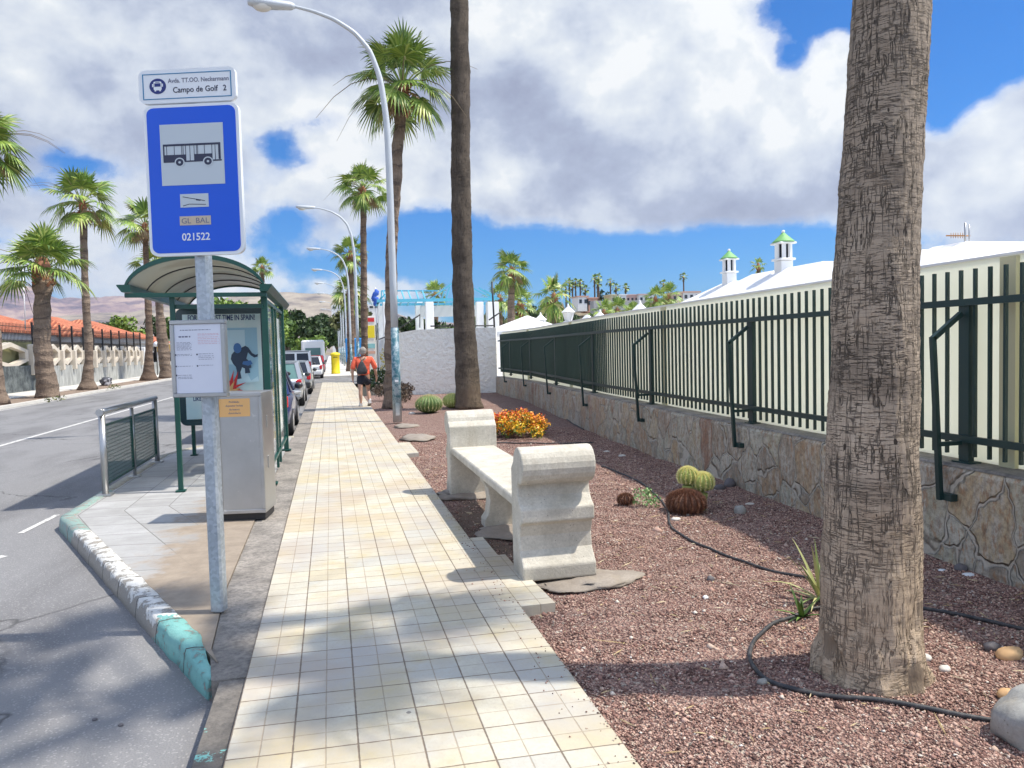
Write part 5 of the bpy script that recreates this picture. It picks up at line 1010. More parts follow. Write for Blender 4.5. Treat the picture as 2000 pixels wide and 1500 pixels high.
# ================================================================ plants in the bed
mat('cactus green',fn=lambda b:{'Base Color':b.mix(b.noise(b.obj(),5,3),(.07,.14,.03),(.16,.24,.07)),'Roughness':.6})
mat('spine',(.62,.55,.30),.7); mat('spine red',fn=lambda b:{'Base Color':b.mix(b.isl(),(.12,.05,.03),(.33,.16,.09)),'Roughness':.7}); mat('spine pale',fn=lambda b:{'Base Color':b.mix(b.isl(),(.72,.66,.22),(.88,.84,.48)),'Roughness':.7}); mat('cactus core',(.16,.08,.05),.8); mat('cactus core green',(.36,.42,.12),.8)
def cactus(x,y,r,h,label,ribs=20,core='cactus green',sp='spine',sl=.03,ns=16,z0=0,group=None,dens=1,name='cactus',t=None,off=(0,0,0)):
    if t is None: t=thing(name,(x,y,gz(x,y)),label,'cactus',group=group)
    o=Vector(off); seg=ribs*4; g=MB(); rings=[]
    def srf(th,a,k=1): rr=r*math.sin(th)*(1+.10*math.cos(a*ribs))*k; return o+Vector((rr*math.cos(a),rr*math.sin(a),h*.5*(1-math.cos(th)*1)*k+ (0)))
    for i in range(15): th=PI-(PI-.02)*i/14*0.97-.06; rings.append([srf(th*1.0,2*PI*j/seg) if False else o+Vector((r*math.sin(th)*(1+.10*math.cos(2*PI*j/seg*ribs))*math.cos(2*PI*j/seg),r*math.sin(th)*(1+.10*math.cos(2*PI*j/seg*ribs))*math.sin(2*PI*j/seg),h*.5*(1+math.cos(th)))) for j in range(seg)])
    g.loft(rings,True,True,True); g.build('body',M_(core),t); g=MB(); rd=random.Random(int(x*100))
    for j in range(ribs):
        a=2*PI*j/ribs
        for i in range(ns):
            th=PI*.72*(i+.3)/ns+.04; p=o+Vector((r*1.09*math.sin(th)*math.cos(a),r*1.09*math.sin(th)*math.sin(a),h*.5*(1+math.cos(th)))); nn=Vector((math.sin(th)*math.cos(a),math.sin(th)*math.sin(a),math.cos(th)))
            for q in range(5*dens):
                d=(nn+Vector((rd.uniform(-.9,.9),rd.uniform(-.9,.9),rd.uniform(-.9,.9)))).normalized(); s=Vector((d.y,-d.z,d.x)).cross(d).normalized()*.0035
                g.add([p-s,p+s,p+d*sl*rd.uniform(.7,1.2)],[(0,1,2)])
    g.build('spines',M_(sp),t); return t
p=G(838,803); cactus(p.x,p.y,.33,.46,'green ribbed barrel cactus on the gravel left of the dark trunk',22,sl=.05,group='barrel cacti')
p=G(884,793); cactus(p.x,p.y,.26,.40,'pale yellow-green barrel cactus against the dark trunk',20,'cactus core green','spine pale',.04,group='barrel cacti')
p=G(1340,990); cactus(p.x,p.y,.165,.22,'red-spined round cactus in the middle of the bed with pale heads behind',18,'cactus core','spine red',.038,22,dens=3)
t=thing('cactus',(p.x+.16,p.y+.10,gz(p.x,p.y)),'pale yellow woolly two-headed cactus behind the red-spined one','cactus')
cactus(p.x+.1,p.y,.095,.18,'',14,'cactus core green','spine pale',.022,16,dens=3,t=t,off=(-.06,.05,.25)); cactus(p.x+.2,p.y,.10,.19,'',14,'cactus core green','spine pale',.022,16,dens=3,t=t,off=(.065,-.02,.19))
g=MB(); g.tube([(-.04,.04,-.02),(-.06,.05,.25)],.06,8); g.tube([(.03,0,-.02),(.055,-.02,.18)],.06,8); g.build('stem',M_('cactus core green'),t)
p=G(1222,975); cactus(p.x,p.y,.075,.11,'small reddish cactus left of the light green weed',12,'cactus core','spine red',.022,12,dens=3)
def tuft(name,x,y,label,cat,n,L,w_,m,spread,seed,droop=.5,group=None,part='leaves'):
    rd=random.Random(seed); t=thing(name,(x,y,gz(x,y)),label,cat,group=group); g=MB()
    for k in range(n):
        a=rd.uniform(0,6.28); e=rd.uniform(*spread); l=L*rd.uniform(.6,1.1); d=Vector((math.cos(a)*math.cos(e),math.sin(a)*math.cos(e),math.sin(e))); s=d.cross(Vector((0,0,1))).normalized(); vs=[]; N_=6
        for i in range(N_+1):
            f=i/N_; c=d*l*f+Vector((0,0,-droop*l*f*f*math.cos(e))); ww=w_*(1-f**1.5)+.0008; vs+= [c-s*ww,c+Vector((0,0,-ww*.5)),c+s*ww]
        fs=[]
        for i in range(N_): q=i*3; fs+=[(q,q+1,q+4,q+3),(q+1,q+2,q+5,q+4)]
        g.add(vs,fs,True)
    g.build(part,M_(m),t); return t
mat('aloe',fn=lambda b:{'Base Color':b.mix(b.isl(),(.13,.20,.05),(.48,.44,.20)),'Roughness':.5}); mat('weed',fn=f_leaf((.10,.22,.06),(.22,.40,.14),(.40,.58,.26))); mat('dead bush',fn=f_leaf((.05,.04,.03),(.11,.08,.06),(.2,.15,.1)))
p=G(1604,1160); tuft('aloe',p.x+.0,p.y+.0,'spiky aloe with yellowing leaves at the left foot of the near palm','aloe',26,.52,.016,'aloe',(.25,1.4),3,.55)
p=G(1590,1200); tuft('aloe',p.x,p.y+.12,'low dark green aloe sprout tucked under the spiky aloe','aloe',10,.24,.014,'leaf mid',(.3,1.2),5,.3)
p=G(1262,980); t=thing('weed',(p.x,p.y,gz(p.x,p.y)),'light green leafy weed beside the small red cactus','weed'); g=MB(); leaf_cloud(g,[((rr_.uniform(-.09,.09),rr_.uniform(-.09,.09),rr_.uniform(.03,.17)),(.05,.05,.045),1) for k in range(14)],9500,.028,4); g.build('leaves',M_('weed'),t)
t=thing('bush',(2.05,25.0,-.05),'dry dark bush at the foot of the palm beyond the lamp post','bush'); g=MB(); leaf_cloud(g,[((rr_.uniform(-.5,.4),rr_.uniform(-.8,1.2),rr_.uniform(.15,.6)),(.26,.26,.2),1) for k in range(22)],1200,.10,6); g.build('leaves',M_('dead bush'),t)
for (x,y,lb,sd,lf) in ((1.9,30,'upper dark green bush beside the white wall corner',9,'leaf dark'),):
    t=thing('bush',(x,y,-.05),lb,'bush'); g=MB(); leaf_cloud(g,[((rr_.uniform(-.5,.4),rr_.uniform(-.8,1.2),rr_.uniform(.2,.8)),(.3,.3,.25),1) for k in range(16)],900,.12,sd); g.build('leaves',M_(lf),t)
# yellow-flowered shrub strip beyond the person
p=G(742,745); t=thing('bush',(2.4,36,-.05),'yellow flowering plant against the white wall behind the person','bush'); g=MB(); leaf_cloud(g,[((0,0,.3+.25*k),(.16,.3,.2),1) for k in range(6)],900,.1,6); g.build('leaves',M_('flower yellow') if 'flower yellow' in MATS else mat('flower yellow',fn=f_leaf((.40,.32,.03),(.62,.50,.04),(.75,.6,.1))),t)
# flower bed
t=thing('flower_clump',(3.30,13.7,-.06),'dense orange, red and yellow flower clump behind the bench','flowers'); g=MB(); rd=random.Random(8); fc=[]
mat('flower leaf',fn=f_leaf((.05,.10,.02),(.12,.2,.03),(.25,.32,.05))); mat('petals',fn=lambda b:{'Base Color':b.ramp(b.m('ADD',b.m('MULTIPLY',b.isl(),.50),b.m('MULTIPLY_ADD',b.sep(b.obj())[1],.42,.06)),[(0.0,(.80,.52,.02)),(.16,(.85,.42,.03)),(.30,(.85,.25,.02)),(.45,(.72,.07,.03)),(.75,(.65,.03,.06))]),'Roughness':.5})
cl=[]
for k in range(46): a=rd.uniform(0,6.28); q=rd.random()**.5; cl.append(((math.cos(a)*q*.52,math.sin(a)*q*.78,rd.uniform(.12,.40)*(1-.3*q*q)),(.13,.15,.12),1))
g=MB(); leaf_cloud(g,cl,5200,.05,21); g.build('foliage',M_('flower leaf'),t); g=MB(); leaf_cloud(g,[((c[0]*1.02,c[1]*1.02,c[2]+.05),(.15,.17,.12),1) for c,r_,_ in cl],7600,.045,22); g.build('petals',M_('petals'),t)
# dark weeds at fence etc. and spotlight
p=G(795,765); t=thing('spotlight',(p.x,p.y,-.05),'small black garden spotlight at the foot of the white wall','spotlight'); g=MB(); g.tube([(0,0,0),(0,0,.2)],.04,6); g.build('stake',M_('black iron'),t); g=MB(); g.tube([(-.1,-.1,.24),(.05,.08,.34)],[.14,.08],10); g.build('head',M_('black iron'),t)
# hoses
def hose(pxs,r,label,z0=.012):
    P=[]
    for q in pxs: a=G(*q,-.05); P.append(Vector((a.x,a.y,gz(a.x,a.y)+z0)))
    # catmull
    Q=[]
    for i in range(len(P)-1):
        a=P[max(i-1,0)];b1=P[i];c=P[i+1];d=P[min(i+2,len(P)-1)]
        for k in range(8):
            s=k/8; v=.5*((2*b1)+(c-a)*s+(2*a-5*b1+4*c-d)*s*s+(3*b1-a-3*c+d)*s**3); v.z=gz(v.x,v.y)+z0; Q.append(v)
    Q.append(P[-1]); g=MB(); g.tube(Q,r,8); o=g.build('hose',M_('hose')); return tag(o,label,'hose',None)
hose([(1175,912),(1215,925),(1250,943),(1290,975),(1305,1000),(1310,1030),(1345,1055),(1420,1083),(1480,1103),(1555,1122),(1590,1133)],.011,'black drip hose curving from the bench past the cactus to the aloe')
hose([(1640,1187),(1590,1193),(1520,1215),(1478,1245),(1464,1280),(1478,1310),(1510,1335),(1560,1352),(1640,1366),(1720,1375),(1800,1387),(1870,1398),(1945,1408)],.012,'thick black hose looping round the foot of the near palm')
hose([(1790,1188),(1850,1200),(1920,1215),(2010,1236)],.012,'black hose running right from behind the near palm')
hose([(970,866),(1040,867),(1110,868),(1160,866)],.011,'straight black hose behind the bench, in front of the flowers')
hose([(1085,806),(1110,822),(1140,838)],.012,'short black pipe beside the stone wall behind the flowers')
# stones
mat('stone grey',fn=f_concrete((.27,.27,.26),(.50,.50,.47))); mat('stone orange',fn=lambda b:{'Base Color':b.mix(b.noise(b.obj(),6,5),(.50,.24,.08),(.70,.52,.30)),'Roughness':.8}); mat('stone dark',(.13,.12,.125),.85); mat('stone pale',fn=lambda b:{'Base Color':b.mix(b.noise(b.obj(),12,5),(.50,.45,.38),(.72,.70,.66)),'Roughness':.8})
def stone(px,py,s,m,lb,sd,jit=.2,n=16): p=G(px,py,-.05); return lump('rock',p.x,p.y,s,lb,m,sd,'rock',jit=jit,n=n,group='rocks in the gravel bed')
stone(2040,1440,(.19,.17,.15),'stone grey','big pale grey boulder cut by the lower right corner',1,.16,40)
stone(1972,1283,(.075,.05,.04),'stone orange','orange stone near the right edge behind the boulder',2)
stone(1938,1268,(.045,.035,.03),'stone dark','dark stone touching the orange stone',3)
stone(1968,1362,(.045,.04,.03),'stone orange','yellowish stone just behind the big boulder',4)
stone(1845,1306,(.032,.024,.02),'stone pale','white lumpy stone right of the near palm foot',5); stone(1808,1285,(.03,.03,.022),'stone pale','pale stone touching the right of the near palm foot',6)
stone(1425,950,(.07,.06,.065),'stone dark','upright grey stone close to the stone wall',7); stone(1405,954,(.07,.05,.04),'stone dark','flat grey stone beside the upright one',8); stone(1445,1000,(.062,.055,.06),'stone grey','round tan-grey stone right of the red cactus',9)
stone(1465,984,(.05,.03,.015),'stone pale','flat pale green-grey stone above the round tan one',10); stone(1320,1016,(.05,.035,.02),'stone pale','white flake beside the hose below the cactus',11); stone(1345,1005,(.022,.018,.014),'stone pale','small white stone in front of the red cactus',12)
stone(1877,1112,(.045,.04,.035),'stone dark','round dark stone at the wall right of the near trunk',13); stone(1892,1122,(.045,.03,.012),'sign white','white rubbish flake by the dark stone near the wall',14); stone(1840,1115,(.028,.02,.01),'sign white','small white flake left of the dark stone near the wall',15)
stone(1490,1330,(.03,.022,.018),'stone grey','little grey stone inside the hose loop',16); stone(1185,882,(.05,.03,.015),'stone pale','white flake in the shade behind the bench',17); stone(1378,1168,(.02,.016,.012),'sign white','bluish white pebble in the open gravel',18); stone(1388,1133,(.03,.025,.022),'stone dark','dark brown clod in the middle of the open gravel',19)
stone(805,808,(.09,.07,.04),'stone pale','pale stone in front of the green barrel cactus',20); stone(1215,888,(.06,.04,.02),'stone pale','pale flake near the stone wall behind the bench arm',21)
for k,(px,py,lb) in enumerate(((185,1407,'left one of two small black stones on the asphalt'),(236,1418,'right one of two small black stones on the asphalt'))):
    p=G(px,py,-.13); lump('pebble',p.x,p.y,(.013,.01,.008),lb,'stone dark',40+k,'pebble',z=-.128,n=10)

# leaf litter: thin tan slivers lying on the gravel
g=MB(); rd=random.Random(77)
for k in range(420):
    y=2.3+9*rd.random()**1.4; x=1.2+rd.random()*(wallx(y)-1.3)
    if x/y>1.2: continue
    a=rd.uniform(0,PI); L=rd.uniform(.012,.05) if k%14 else rd.uniform(.06,.13); w_=rd.uniform(.0025,.005); z=gz(x,y)+.013; c=Vector((x,y,z)); u=Vector((math.cos(a),math.sin(a),rd.uniform(-.08,.08)))*L; v=Vector((-math.sin(a),math.cos(a),0))*w_
    g.loft([[c-u,c-u*.95+Vector((0,0,.001)),c-u*.9-v*.2],[c-v,c+Vector((0,0,.004)),c+v],[c+u-v*.2,c+u+Vector((0,0,.001)),c+u+v*.2]])
o=g.build('leaf_litter',mat('litter',fn=lambda b:{'Base Color':b.ramp(b.isl(),[(0,(.30,.20,.10)),(.5,(.52,.40,.20)),(1,(.66,.58,.40))]),'Roughness':.8}),kind='stuff'); o['label']='dry tan leaf slivers scattered over the red gravel'; o['category']='leaf litter'
# ================================================================ cars
def paint(n,c,met=.0): return mat(n,c,.28,met,Coat_Weight=.6,Coat_Roughness=.05)
paint('paint navy',(.02,.035,.13)); paint('paint silver',(.50,.52,.53),.5); paint('paint white',(.74,.75,.75)); paint('paint dark',(.025,.028,.032)); paint('paint grey',(.18,.19,.20),.4); paint('paint red',(.45,.03,.03))
mat('glass dark',(.015,.02,.03),.06); mat('tail red',(.55,.02,.03),.2); mat('rim',(.5,.5,.52),.3,.8); mat('number plate',(.7,.7,.7),.5); mat('bumper black',(.03,.032,.034),.5); mat('glass teal',(.10,.20,.19),.08)
def car(x,y,label,pm,L=4.1,W=1.72,H=1.45,van=False,bumper=None,rearglass=None,zg=-.13):
    # origin at ground under the middle of the rear; +y forward
    t=thing('parked_car',(x,y,zg),label,'van' if van else 'car',group='vehicles parked along the kerb'); P=M_(pm); hw=W/2; zb=.92 if not van else 1.0
    st=[(0.0,.38,zb-.12,.86),(.04,.28,zb-.02,.92),(.18,.22,zb,.97),(.8,.2,zb,1.0),(L*.5,.2,zb-.02,1.0),(L*.72,.2,zb-.05,.99),(L*.86,.22,zb-.12,.95),(L*.95,.26,zb-.22,.88),(L,.34,zb-.34,.78)]
    g=MB(); rings=[]
    for (yy,z0,z1,k) in st:
        w_=hw*k; rings.append([Vector((sx*w_*a,yy,z0+(z1-z0)*bz)) for sx,a,bz in((-1,.80,0),(-1,.96,.12),(-1,1.0,.5),(-1,.97,.85),(-1,.88,1.0),(1,.88,1.0),(1,.97,.85),(1,1.0,.5),(1,.96,.12),(1,.80,0))])
    g.loft(rings,True,True,True); g.build('body',P,t)
    rb,rt=(.06,.22) if van else (.10,.62); fb,ft=L*.74,L*.52
    if van: fb,ft=L*.80,L*.62
    def cab(ins,zt,zbb=0):
        return [[Vector((sx*(hw*.90-ins),yy,z)) for sx in(-1,1)] for yy,z in()] 
    g=MB(); k0,k1=hw*.90,hw*.74 if not van else hw*.82; z0,z1=zb-.03,H-.05
    lo=[Vector((-k0,rb,z0)),Vector((k0,rb,z0)),Vector((k0,fb,z0)),Vector((-k0,fb,z0))]; hi=[Vector((-k1,rt,z1)),Vector((k1,rt,z1)),Vector((k1,ft,z1)),Vector((-k1,ft,z1))]
    g.loft([lo,hi]); g.build('window_glass',M_(rearglass or 'glass dark'),t)
    g=MB(); g.loft([[Vector((sx*k1*1.03*q,yy,z1+dz)) for sx,q,dz in((-1,1,-.03),(-1,.97,.02),(-1,.6,.05),(1,.6,.05),(1,.97,.02),(1,1,-.03))] for yy in(rt-.06,rt+.1,(rt+ft)/2,ft-.1,ft+.05)],True,True,True); g.build('roof',P,t)
    for sx in(-1,1):
        for a,c in(((sx*k0*1.005,rb-.01,z0),(sx*k1*1.01,rt-.02,z1)),((sx*k0*1.005,fb,z0),(sx*k1*1.01,ft,z1)),((sx*k0*1.01,(rb+fb)/2,z0),(sx*k1*1.02,(rt+ft)/2,z1)),((sx*k0*1.01,rb+.62,z0),(sx*k1*1.02,rt+.35,z1))):
            g=MB(); g.bar(a,c,.13 if a[1]==rb-.01 else .07,.05,up=(0,1,0) if a[1]==rb-.01 else (1,0,0)); g.build('pillar',P,t)
    if van:
        g=MB(); g.bar((0,rb-.02,z0),(0,rt-.03,z1),.12,.03,up=(0,1,0)); g.build('pillar',P,t); g=MB(); g.box((0,(rt)-.02,z1-.06),(k1*2,.08,.14)); g.build('header',P,t)
    g=MB(); g.cbox((0,-.03,.42),(W*.93,.18,.26),.05); g.build('rear_bumper',M_(bumper) if bumper else P,t)
    g=MB(); g.cbox((0,L-.03,.40),(W*.80,.2,.26),.05); g.build('front_bumper',M_(bumper) if bumper else P,t)
    g=MB(); g.box((0,-.125,.50 if not van else .56),(.48,.012,.11)); g.build('number_plate',M_('number plate'),t)
    for sx in(-1,1):
        g=MB(); g.cbox((sx*hw*.84,.03,zb-.16 if not van else zb+.0),(.17,.12,.26 if not van else .46),.03); g.build('tail_light',M_('tail red'),t)
        g=MB(); g.cbox((sx*hw*.60,L-.10,zb-.34),(.28,.14,.13),.03); g.build('headlight',M_('sign white'),t)
        g=MB(); g.ball((sx*(hw+.06),fb-.25,zb+.06),.1,(1,.7,.8),10,6); g.build('mirror',M_('paint dark'),t)
        for yy in(.72,L-.78):
            g=MB(); g.loft([[Vector((sx*(hw-.20+dx),yy+r*math.cos(q*PI/9),.30+r*math.sin(q*PI/9))) for q in range(18)] for dx,r in((0,.28),(.03,.30),(.18,.30),(.205,.27))],True,True,True); wh=g.build('wheel',M_('rubber'),t)
            g=MB(); g.loft([[Vector((sx*(hw-.20+dx),yy+r*math.cos(q*PI/9),.30+r*math.sin(q*PI/9))) for q in range(18)] for dx,r in((.2,.19),(.212,.18),(.208,.05))]); g.build('rim',M_('rim'),wh)
    return t
car(-1.66,15.9,'dark blue car nearest behind the bus shelter','paint navy',3.9,1.7,1.42)
car(-1.72,25.2,'silver car with a pale rear window, behind the motorbike','paint silver',3.9,1.68,1.48,rearglass='glass teal')
car(-1.62,32.2,'light car with a black bumper and red lamps in front of the white van','paint silver',4.2,1.72,1.42,bumper='bumper black')
car(-1.95,45.5,'white van with two dark rear windows','paint white',4.3,1.80,1.88,van=True)
car(-1.35,51.5,'white hatchback just beyond the white van','paint white',3.9,1.7,1.5)
car(-1.35,56.5,'dark hatchback parked beyond the white hatchback','paint dark',3.9,1.7,1.45)
car(-1.3,62,'red hatchback parked by the yellow post box','paint red',3.9,1.7,1.5)
car(-1.3,67.5,'grey car parked before the white camper','paint grey',3.9,1.7,1.5)
car(-5.2,78,'dark car standing in the road left of the camper','paint dark',4.1,1.72,1.42)
t=thing('camper',(-1.7,80,-.13),'tall boxy white camper at the end of the parked row','camper'); g=MB(); g.cbox((0,2.6,1.75),(2.3,5.2,2.5),.15); g.build('body',M_('paint white'),t); g=MB(); g.box((0,-.015,1.8),(1.5,.03,.8)); g.build('rear_window',M_('glass teal'),t); g=MB(); g.cbox((0,-.05,.5),(2.2,.2,.3),.04); g.build('rear_bumper',M_('paint grey'),t)
for sx in(-1,1): g=MB(); g.tube([(sx*.85,.9,.33),(sx*1.1,.9,.33)],.33,14); g.build('wheel',M_('rubber'),t); g=MB(); g.cbox((sx*.98,-.03,1.1),(.15,.05,.5),.01); g.build('tail_light',M_('tail red'),t)
# motorbike
t=thing('motorbike',(-1.02,21.3,-.13),'parked motorbike with a black front wheel, between the blue and silver cars','motorbike',R(160))
def ringtyre(g,yc,r,w_): g.loft([[Vector((dx,yc+(rr)*math.cos(q*PI/10),r+(rr)*math.sin(q*PI/10))) for q in range(20)] for dx,rr in((-w_,r-.07),(-w_*.8,r-.01),(0,r),(w_*.8,r-.01),(w_,r-.07))],False,True,True)
for yc in(0,1.35):
    g=MB(); ringtyre(g,yc,.30,.06); wh=g.build('wheel',M_('rubber'),t); g=MB(); g.tube([(-.05,yc,.30),(.05,yc,.30)],.05,10)
    for q in range(6): g.bar((0,yc,.30),(0,yc+.22*math.cos(q*PI/3),.30+.22*math.sin(q*PI/3)),.03,.02,up=(1,0,0))
    g.loft([[Vector((dx,yc+.23*math.cos(q*PI/10),.3+.23*math.sin(q*PI/10))) for q in range(20)] for dx in(-.03,.03)],False); g.build('rim',M_('rim'),wh)
g=MB(); g.tube([(0,.1,.35),(0,.35,.55),(0,.9,.6),(0,1.15,.45)],[.10,.14,.16,.08],8); g.tube([(0,.9,.62),(0,.55,.80)],[.14,.15],8); g.build('frame',M_('paint dark'),t)
g=MB(); g.cbox((0,.35,.82),(.28,.62,.10),.04); g.build('seat',M_('bumper black'),t); g=MB(); g.tube([(0,.75,.85),(0,1.0,.80),(0,1.15,.7)],[.13,.16,.08],10); g.build('fuel_tank',M_('paint silver'),t)
g=MB(); g.cbox((0,.55,.42),(.26,.4,.3),.05); g.build('engine',M_('rim'),t); g=MB(); g.cbox((0,-.05,.66),(.22,.4,.12),.04); g.build('tail_fairing',M_('paint silver'),t)
for sx in(-1,1): g=MB(); g.tube([(sx*.08,1.35,.30),(sx*.08,1.05,1.0)],.025,6); g.build('fork',M_('rim'),t); g=MB(); g.tube([(sx*.02,1.05,1.0),(sx*.34,.98,1.02)],.02,6); g.build('handlebar',M_('bumper black'),t); g=MB(); g.tube([(sx*.25,1.0,1.02),(sx*.3,1.0,1.2)],.01,5); g.ball((sx*.31,1.0,1.22),.07,(1,.4,.7),8,6); g.build('mirror',M_('bumper black'),t)
g=MB(); g.ball((0,1.2,.92),.11,(1,.8,1),10,8); g.build('headlight',M_('sign white'),t)
# ================================================================ person
mat('skin',(.50,.29,.20),.6); mat('hair grey',fn=lambda b:{'Base Color':b.mix(b.noise(b.obj(),40,3),(.16,.14,.12),(.45,.42,.38)),'Roughness':.8}); mat('shirt',fn=lambda b:{'Base Color':b.mix(b.noise(b.obj(),6,4),(.80,.12,.06),(.90,.17,.09)),'Roughness':.85,'Normal':b.bump(b.noise(b.obj(),9,3),.6,.03)}); mat('shorts',(.018,.02,.03),.85); mat('shoe',(.45,.45,.45),.7); mat('sock',(.6,.6,.6),.8); mat('bag black',fn=lambda b:{'Base Color':b.mix(b.noise(b.obj(),14,4),(.010,.010,.012),(.07,.07,.075)),'Roughness':.5})
def skin(name,nodes,edges,m,parent,sub=2,root=0):
    me=bpy.data.meshes.new(name); me.from_pydata([n[0] for n in nodes],edges,[]); o=bpy.data.objects.new(name,me); COL.objects.link(o); o.parent=parent
    s=o.modifiers.new('skin','SKIN'); s.use_smooth_shade=True; u=o.modifiers.new('sub','SUBSURF'); u.levels=sub; u.render_levels=sub
    for i,n in enumerate(nodes): r=n[1]; me.skin_vertices[0].data[i].radius=r if isinstance(r,tuple) else (r,r); me.skin_vertices[0].data[i].use_root=(i==root)
    me.materials.append(m); return o
t=thing('person',(.93,22.6,0),'person walking away in a coral shirt, black shorts and pale shoes','person',R(4)); t.scale=(1.12,1.05,1.0)
# faces +y (walking away). left leg forward-lifting heel: right leg behind
N=[((0,0,.90),(.145,.10)),((0,.0,1.02),(.145,.10)),((0,.01,1.18),(.155,.105)),((0,.0,1.34),(.165,.10)),((0,-.0,1.42),(.10,.075)),((0,.01,1.49),(.052,.055)),
 ((-.09,0,.84),.085),((-.10,-.03,.62),(.068,.07)),((-.10,-.05,.47),.052),((-.105,-.07,.33),(.056,.058)),((-.10,-.07,.12),.033),((-.10,-.06,.07),.036),((-.10,.08,.035),.032),
 ((.09,0,.84),.085),((.11,.09,.63),(.068,.07)),((.12,.16,.47),.052),((.125,.10,.34),(.054,.056)),((.13,.03,.17),.034),((.13,.02,.12),.036),((.14,.15,.06),.032),
 ((-.19,0,1.39),.062),((-.27,-.03,1.16),.048),((-.29,-.02,1.0),.040),((-.28,.04,.86),.030),((-.275,.06,.80),(.028,.034)),
 ((.19,0,1.39),.062),((.28,-.03,1.16),.048),((.31,-.01,1.0),.040),((.33,.05,.86),.030),((.335,.07,.80),(.028,.034))]
E=[(0,1),(1,2),(2,3),(3,4),(4,5),(0,6),(6,7),(7,8),(8,9),(9,10),(10,11),(11,12),(0,13),(13,14),(14,15),(15,16),(16,17),(17,18),(18,19),(3,20),(20,21),(21,22),(22,23),(23,24),(3,25),(25,26),(26,27),(27,28),(28,29)]
# hands: five fingers each
for hb,sx in((24,-1),(29,1)):
    hx,hy,hz=N[hb][0]
    for k in range(4):
        a=len(N); N.append(((hx+.004*sx,hy-.024+.017*k,hz-.045),.010)); N.append(((hx-.008*sx,hy-.022+.018*k,hz-.085-.008*(k in(1,2))),.009)); N.append(((hx-.02*sx,hy-.020+.018*k,hz-.105-.01*(k in(1,2))),.007)); E+=[(hb,a),(a,a+1),(a+1,a+2)]
    a=len(N); N.append(((hx-.006*sx,hy+.045,hz-.025),.010)); N.append(((hx-.016*sx,hy+.055,hz-.06),.008)); E+=[(hb,a),(a,a+1)]
body=skin('body',N,E,M_('skin'),t)
g=MB(); g.ball((0,.02,1.60),.105,(.80,.98,1.12),20,14); 
g.ball((0,.118,1.595),.018,(.8,1.2,1.3),8,6)
for sx in(-1,1): g.ball((sx*.083,.01,1.59),.026,(.35,.8,1.2),8,6)
g.build('head',M_('skin'),t)
g=MB(); g.ball((0,.075,1.553),.022,(1.3,.6,.3),8,6); g.build('mouth',mat('lip',(.35,.12,.1),.6),t)
for sx in(-1,1): g=MB(); g.ball((sx*.034,.105,1.61),.011,(1,.6,.8),8,6); g.build('eye',M_('sign white'),t)
g=MB(); g.ball((0,-.005,1.63),.112,(.82,.98,1.02),20,14,.06,3); g.ball((0,-.045,1.585),.085,(.85,.75,1.0),14,10,.05,2); g.build('hair',M_('hair grey'),t)
SN=[((0,0,.885),(.185,.135)),((0,0,1.0),(.175,.13)),((0,.01,1.16),(.175,.13)),((0,0,1.33),(.195,.12)),((0,-.0,1.43),(.12,.085)),((0,.005,1.475),(.07,.065)),((-.20,0,1.385),.082),((-.27,-.03,1.18),.072),((-.285,-.025,1.07),.066),((.20,0,1.385),.082),((.285,-.03,1.18),.072),((.30,-.02,1.07),.066)]
skin('shirt',SN,[(0,1),(1,2),(2,3),(3,4),(4,5),(3,6),(6,7),(7,8),(3,9),(9,10),(10,11)],M_('shirt'),t)
skin('shorts',[((0,0,.95),(.16,.12)),((0,0,.86),(.165,.125)),((-.095,-.005,.78),(.105,.11)),((-.10,-.03,.60),(.095,.10)),((.095,.02,.78),(.105,.11)),((.11,.095,.60),(.095,.10))],[(0,1),(1,2),(2,3),(1,4),(4,5)],M_('shorts'),t)
for x,y,z,rx_ in((-.10,.02,.035,0),(.135,.08,.075,-.35)):
    g=MB(); M=Matrix.Rotation(rx_,3,'X'); rings=[]
    for yy,w_,z0,z1 in((-.12,.030,-.03,.05),(-.10,.040,-.035,.06),(-.02,.042,-.035,.05),(.06,.048,-.035,.025),(.12,.045,-.035,.012),(.155,.025,-.03,0)): rings.append([M@Vector((sx*w_*a,yy,zz))+Vector((x,y,z)) for sx,a,zz in((-1,1,z0),(-1,1,(z0+z1)/2),(-1,.6,z1),(1,.6,z1),(1,1,(z0+z1)/2),(1,1,z0))])
    g.loft(rings,True,True,True); g.build('shoe',M_('shoe'),t)
    g=MB(); g.tube([M@Vector((0,-.07,.04))+Vector((x,y,z)),M@Vector((0,-.07,.12))+Vector((x,y,z))],[.045,.042],8); g.build('sock',M_('sock'),t)
t=thing('drawstring_bag',(.90,22.44,1.15),'black drawstring bag worn on the back of the coral-shirted walker','bag',R(4))
g=MB(); g.lathe([(.02,.20),(.05,.15),(.115,.02),(.155,-.10),(.15,-.17),(.10,-.205),(.02,-.21)],16,(-.02,0,0),sq=.45); g.build('bag_body',M_('bag black'),t)
for sx in(-1,1): g=MB(); g.tube([(-.02,.0,.19),(sx*.06,.015,.25),(sx*.11,.06,.315)],.008,5); g.tube([(sx*.12-.02,0,-.17),(sx*.17,.06,-.05),(sx*.17,.14,.1)],.006,5); g.build('cord',M_('bag black'),t)
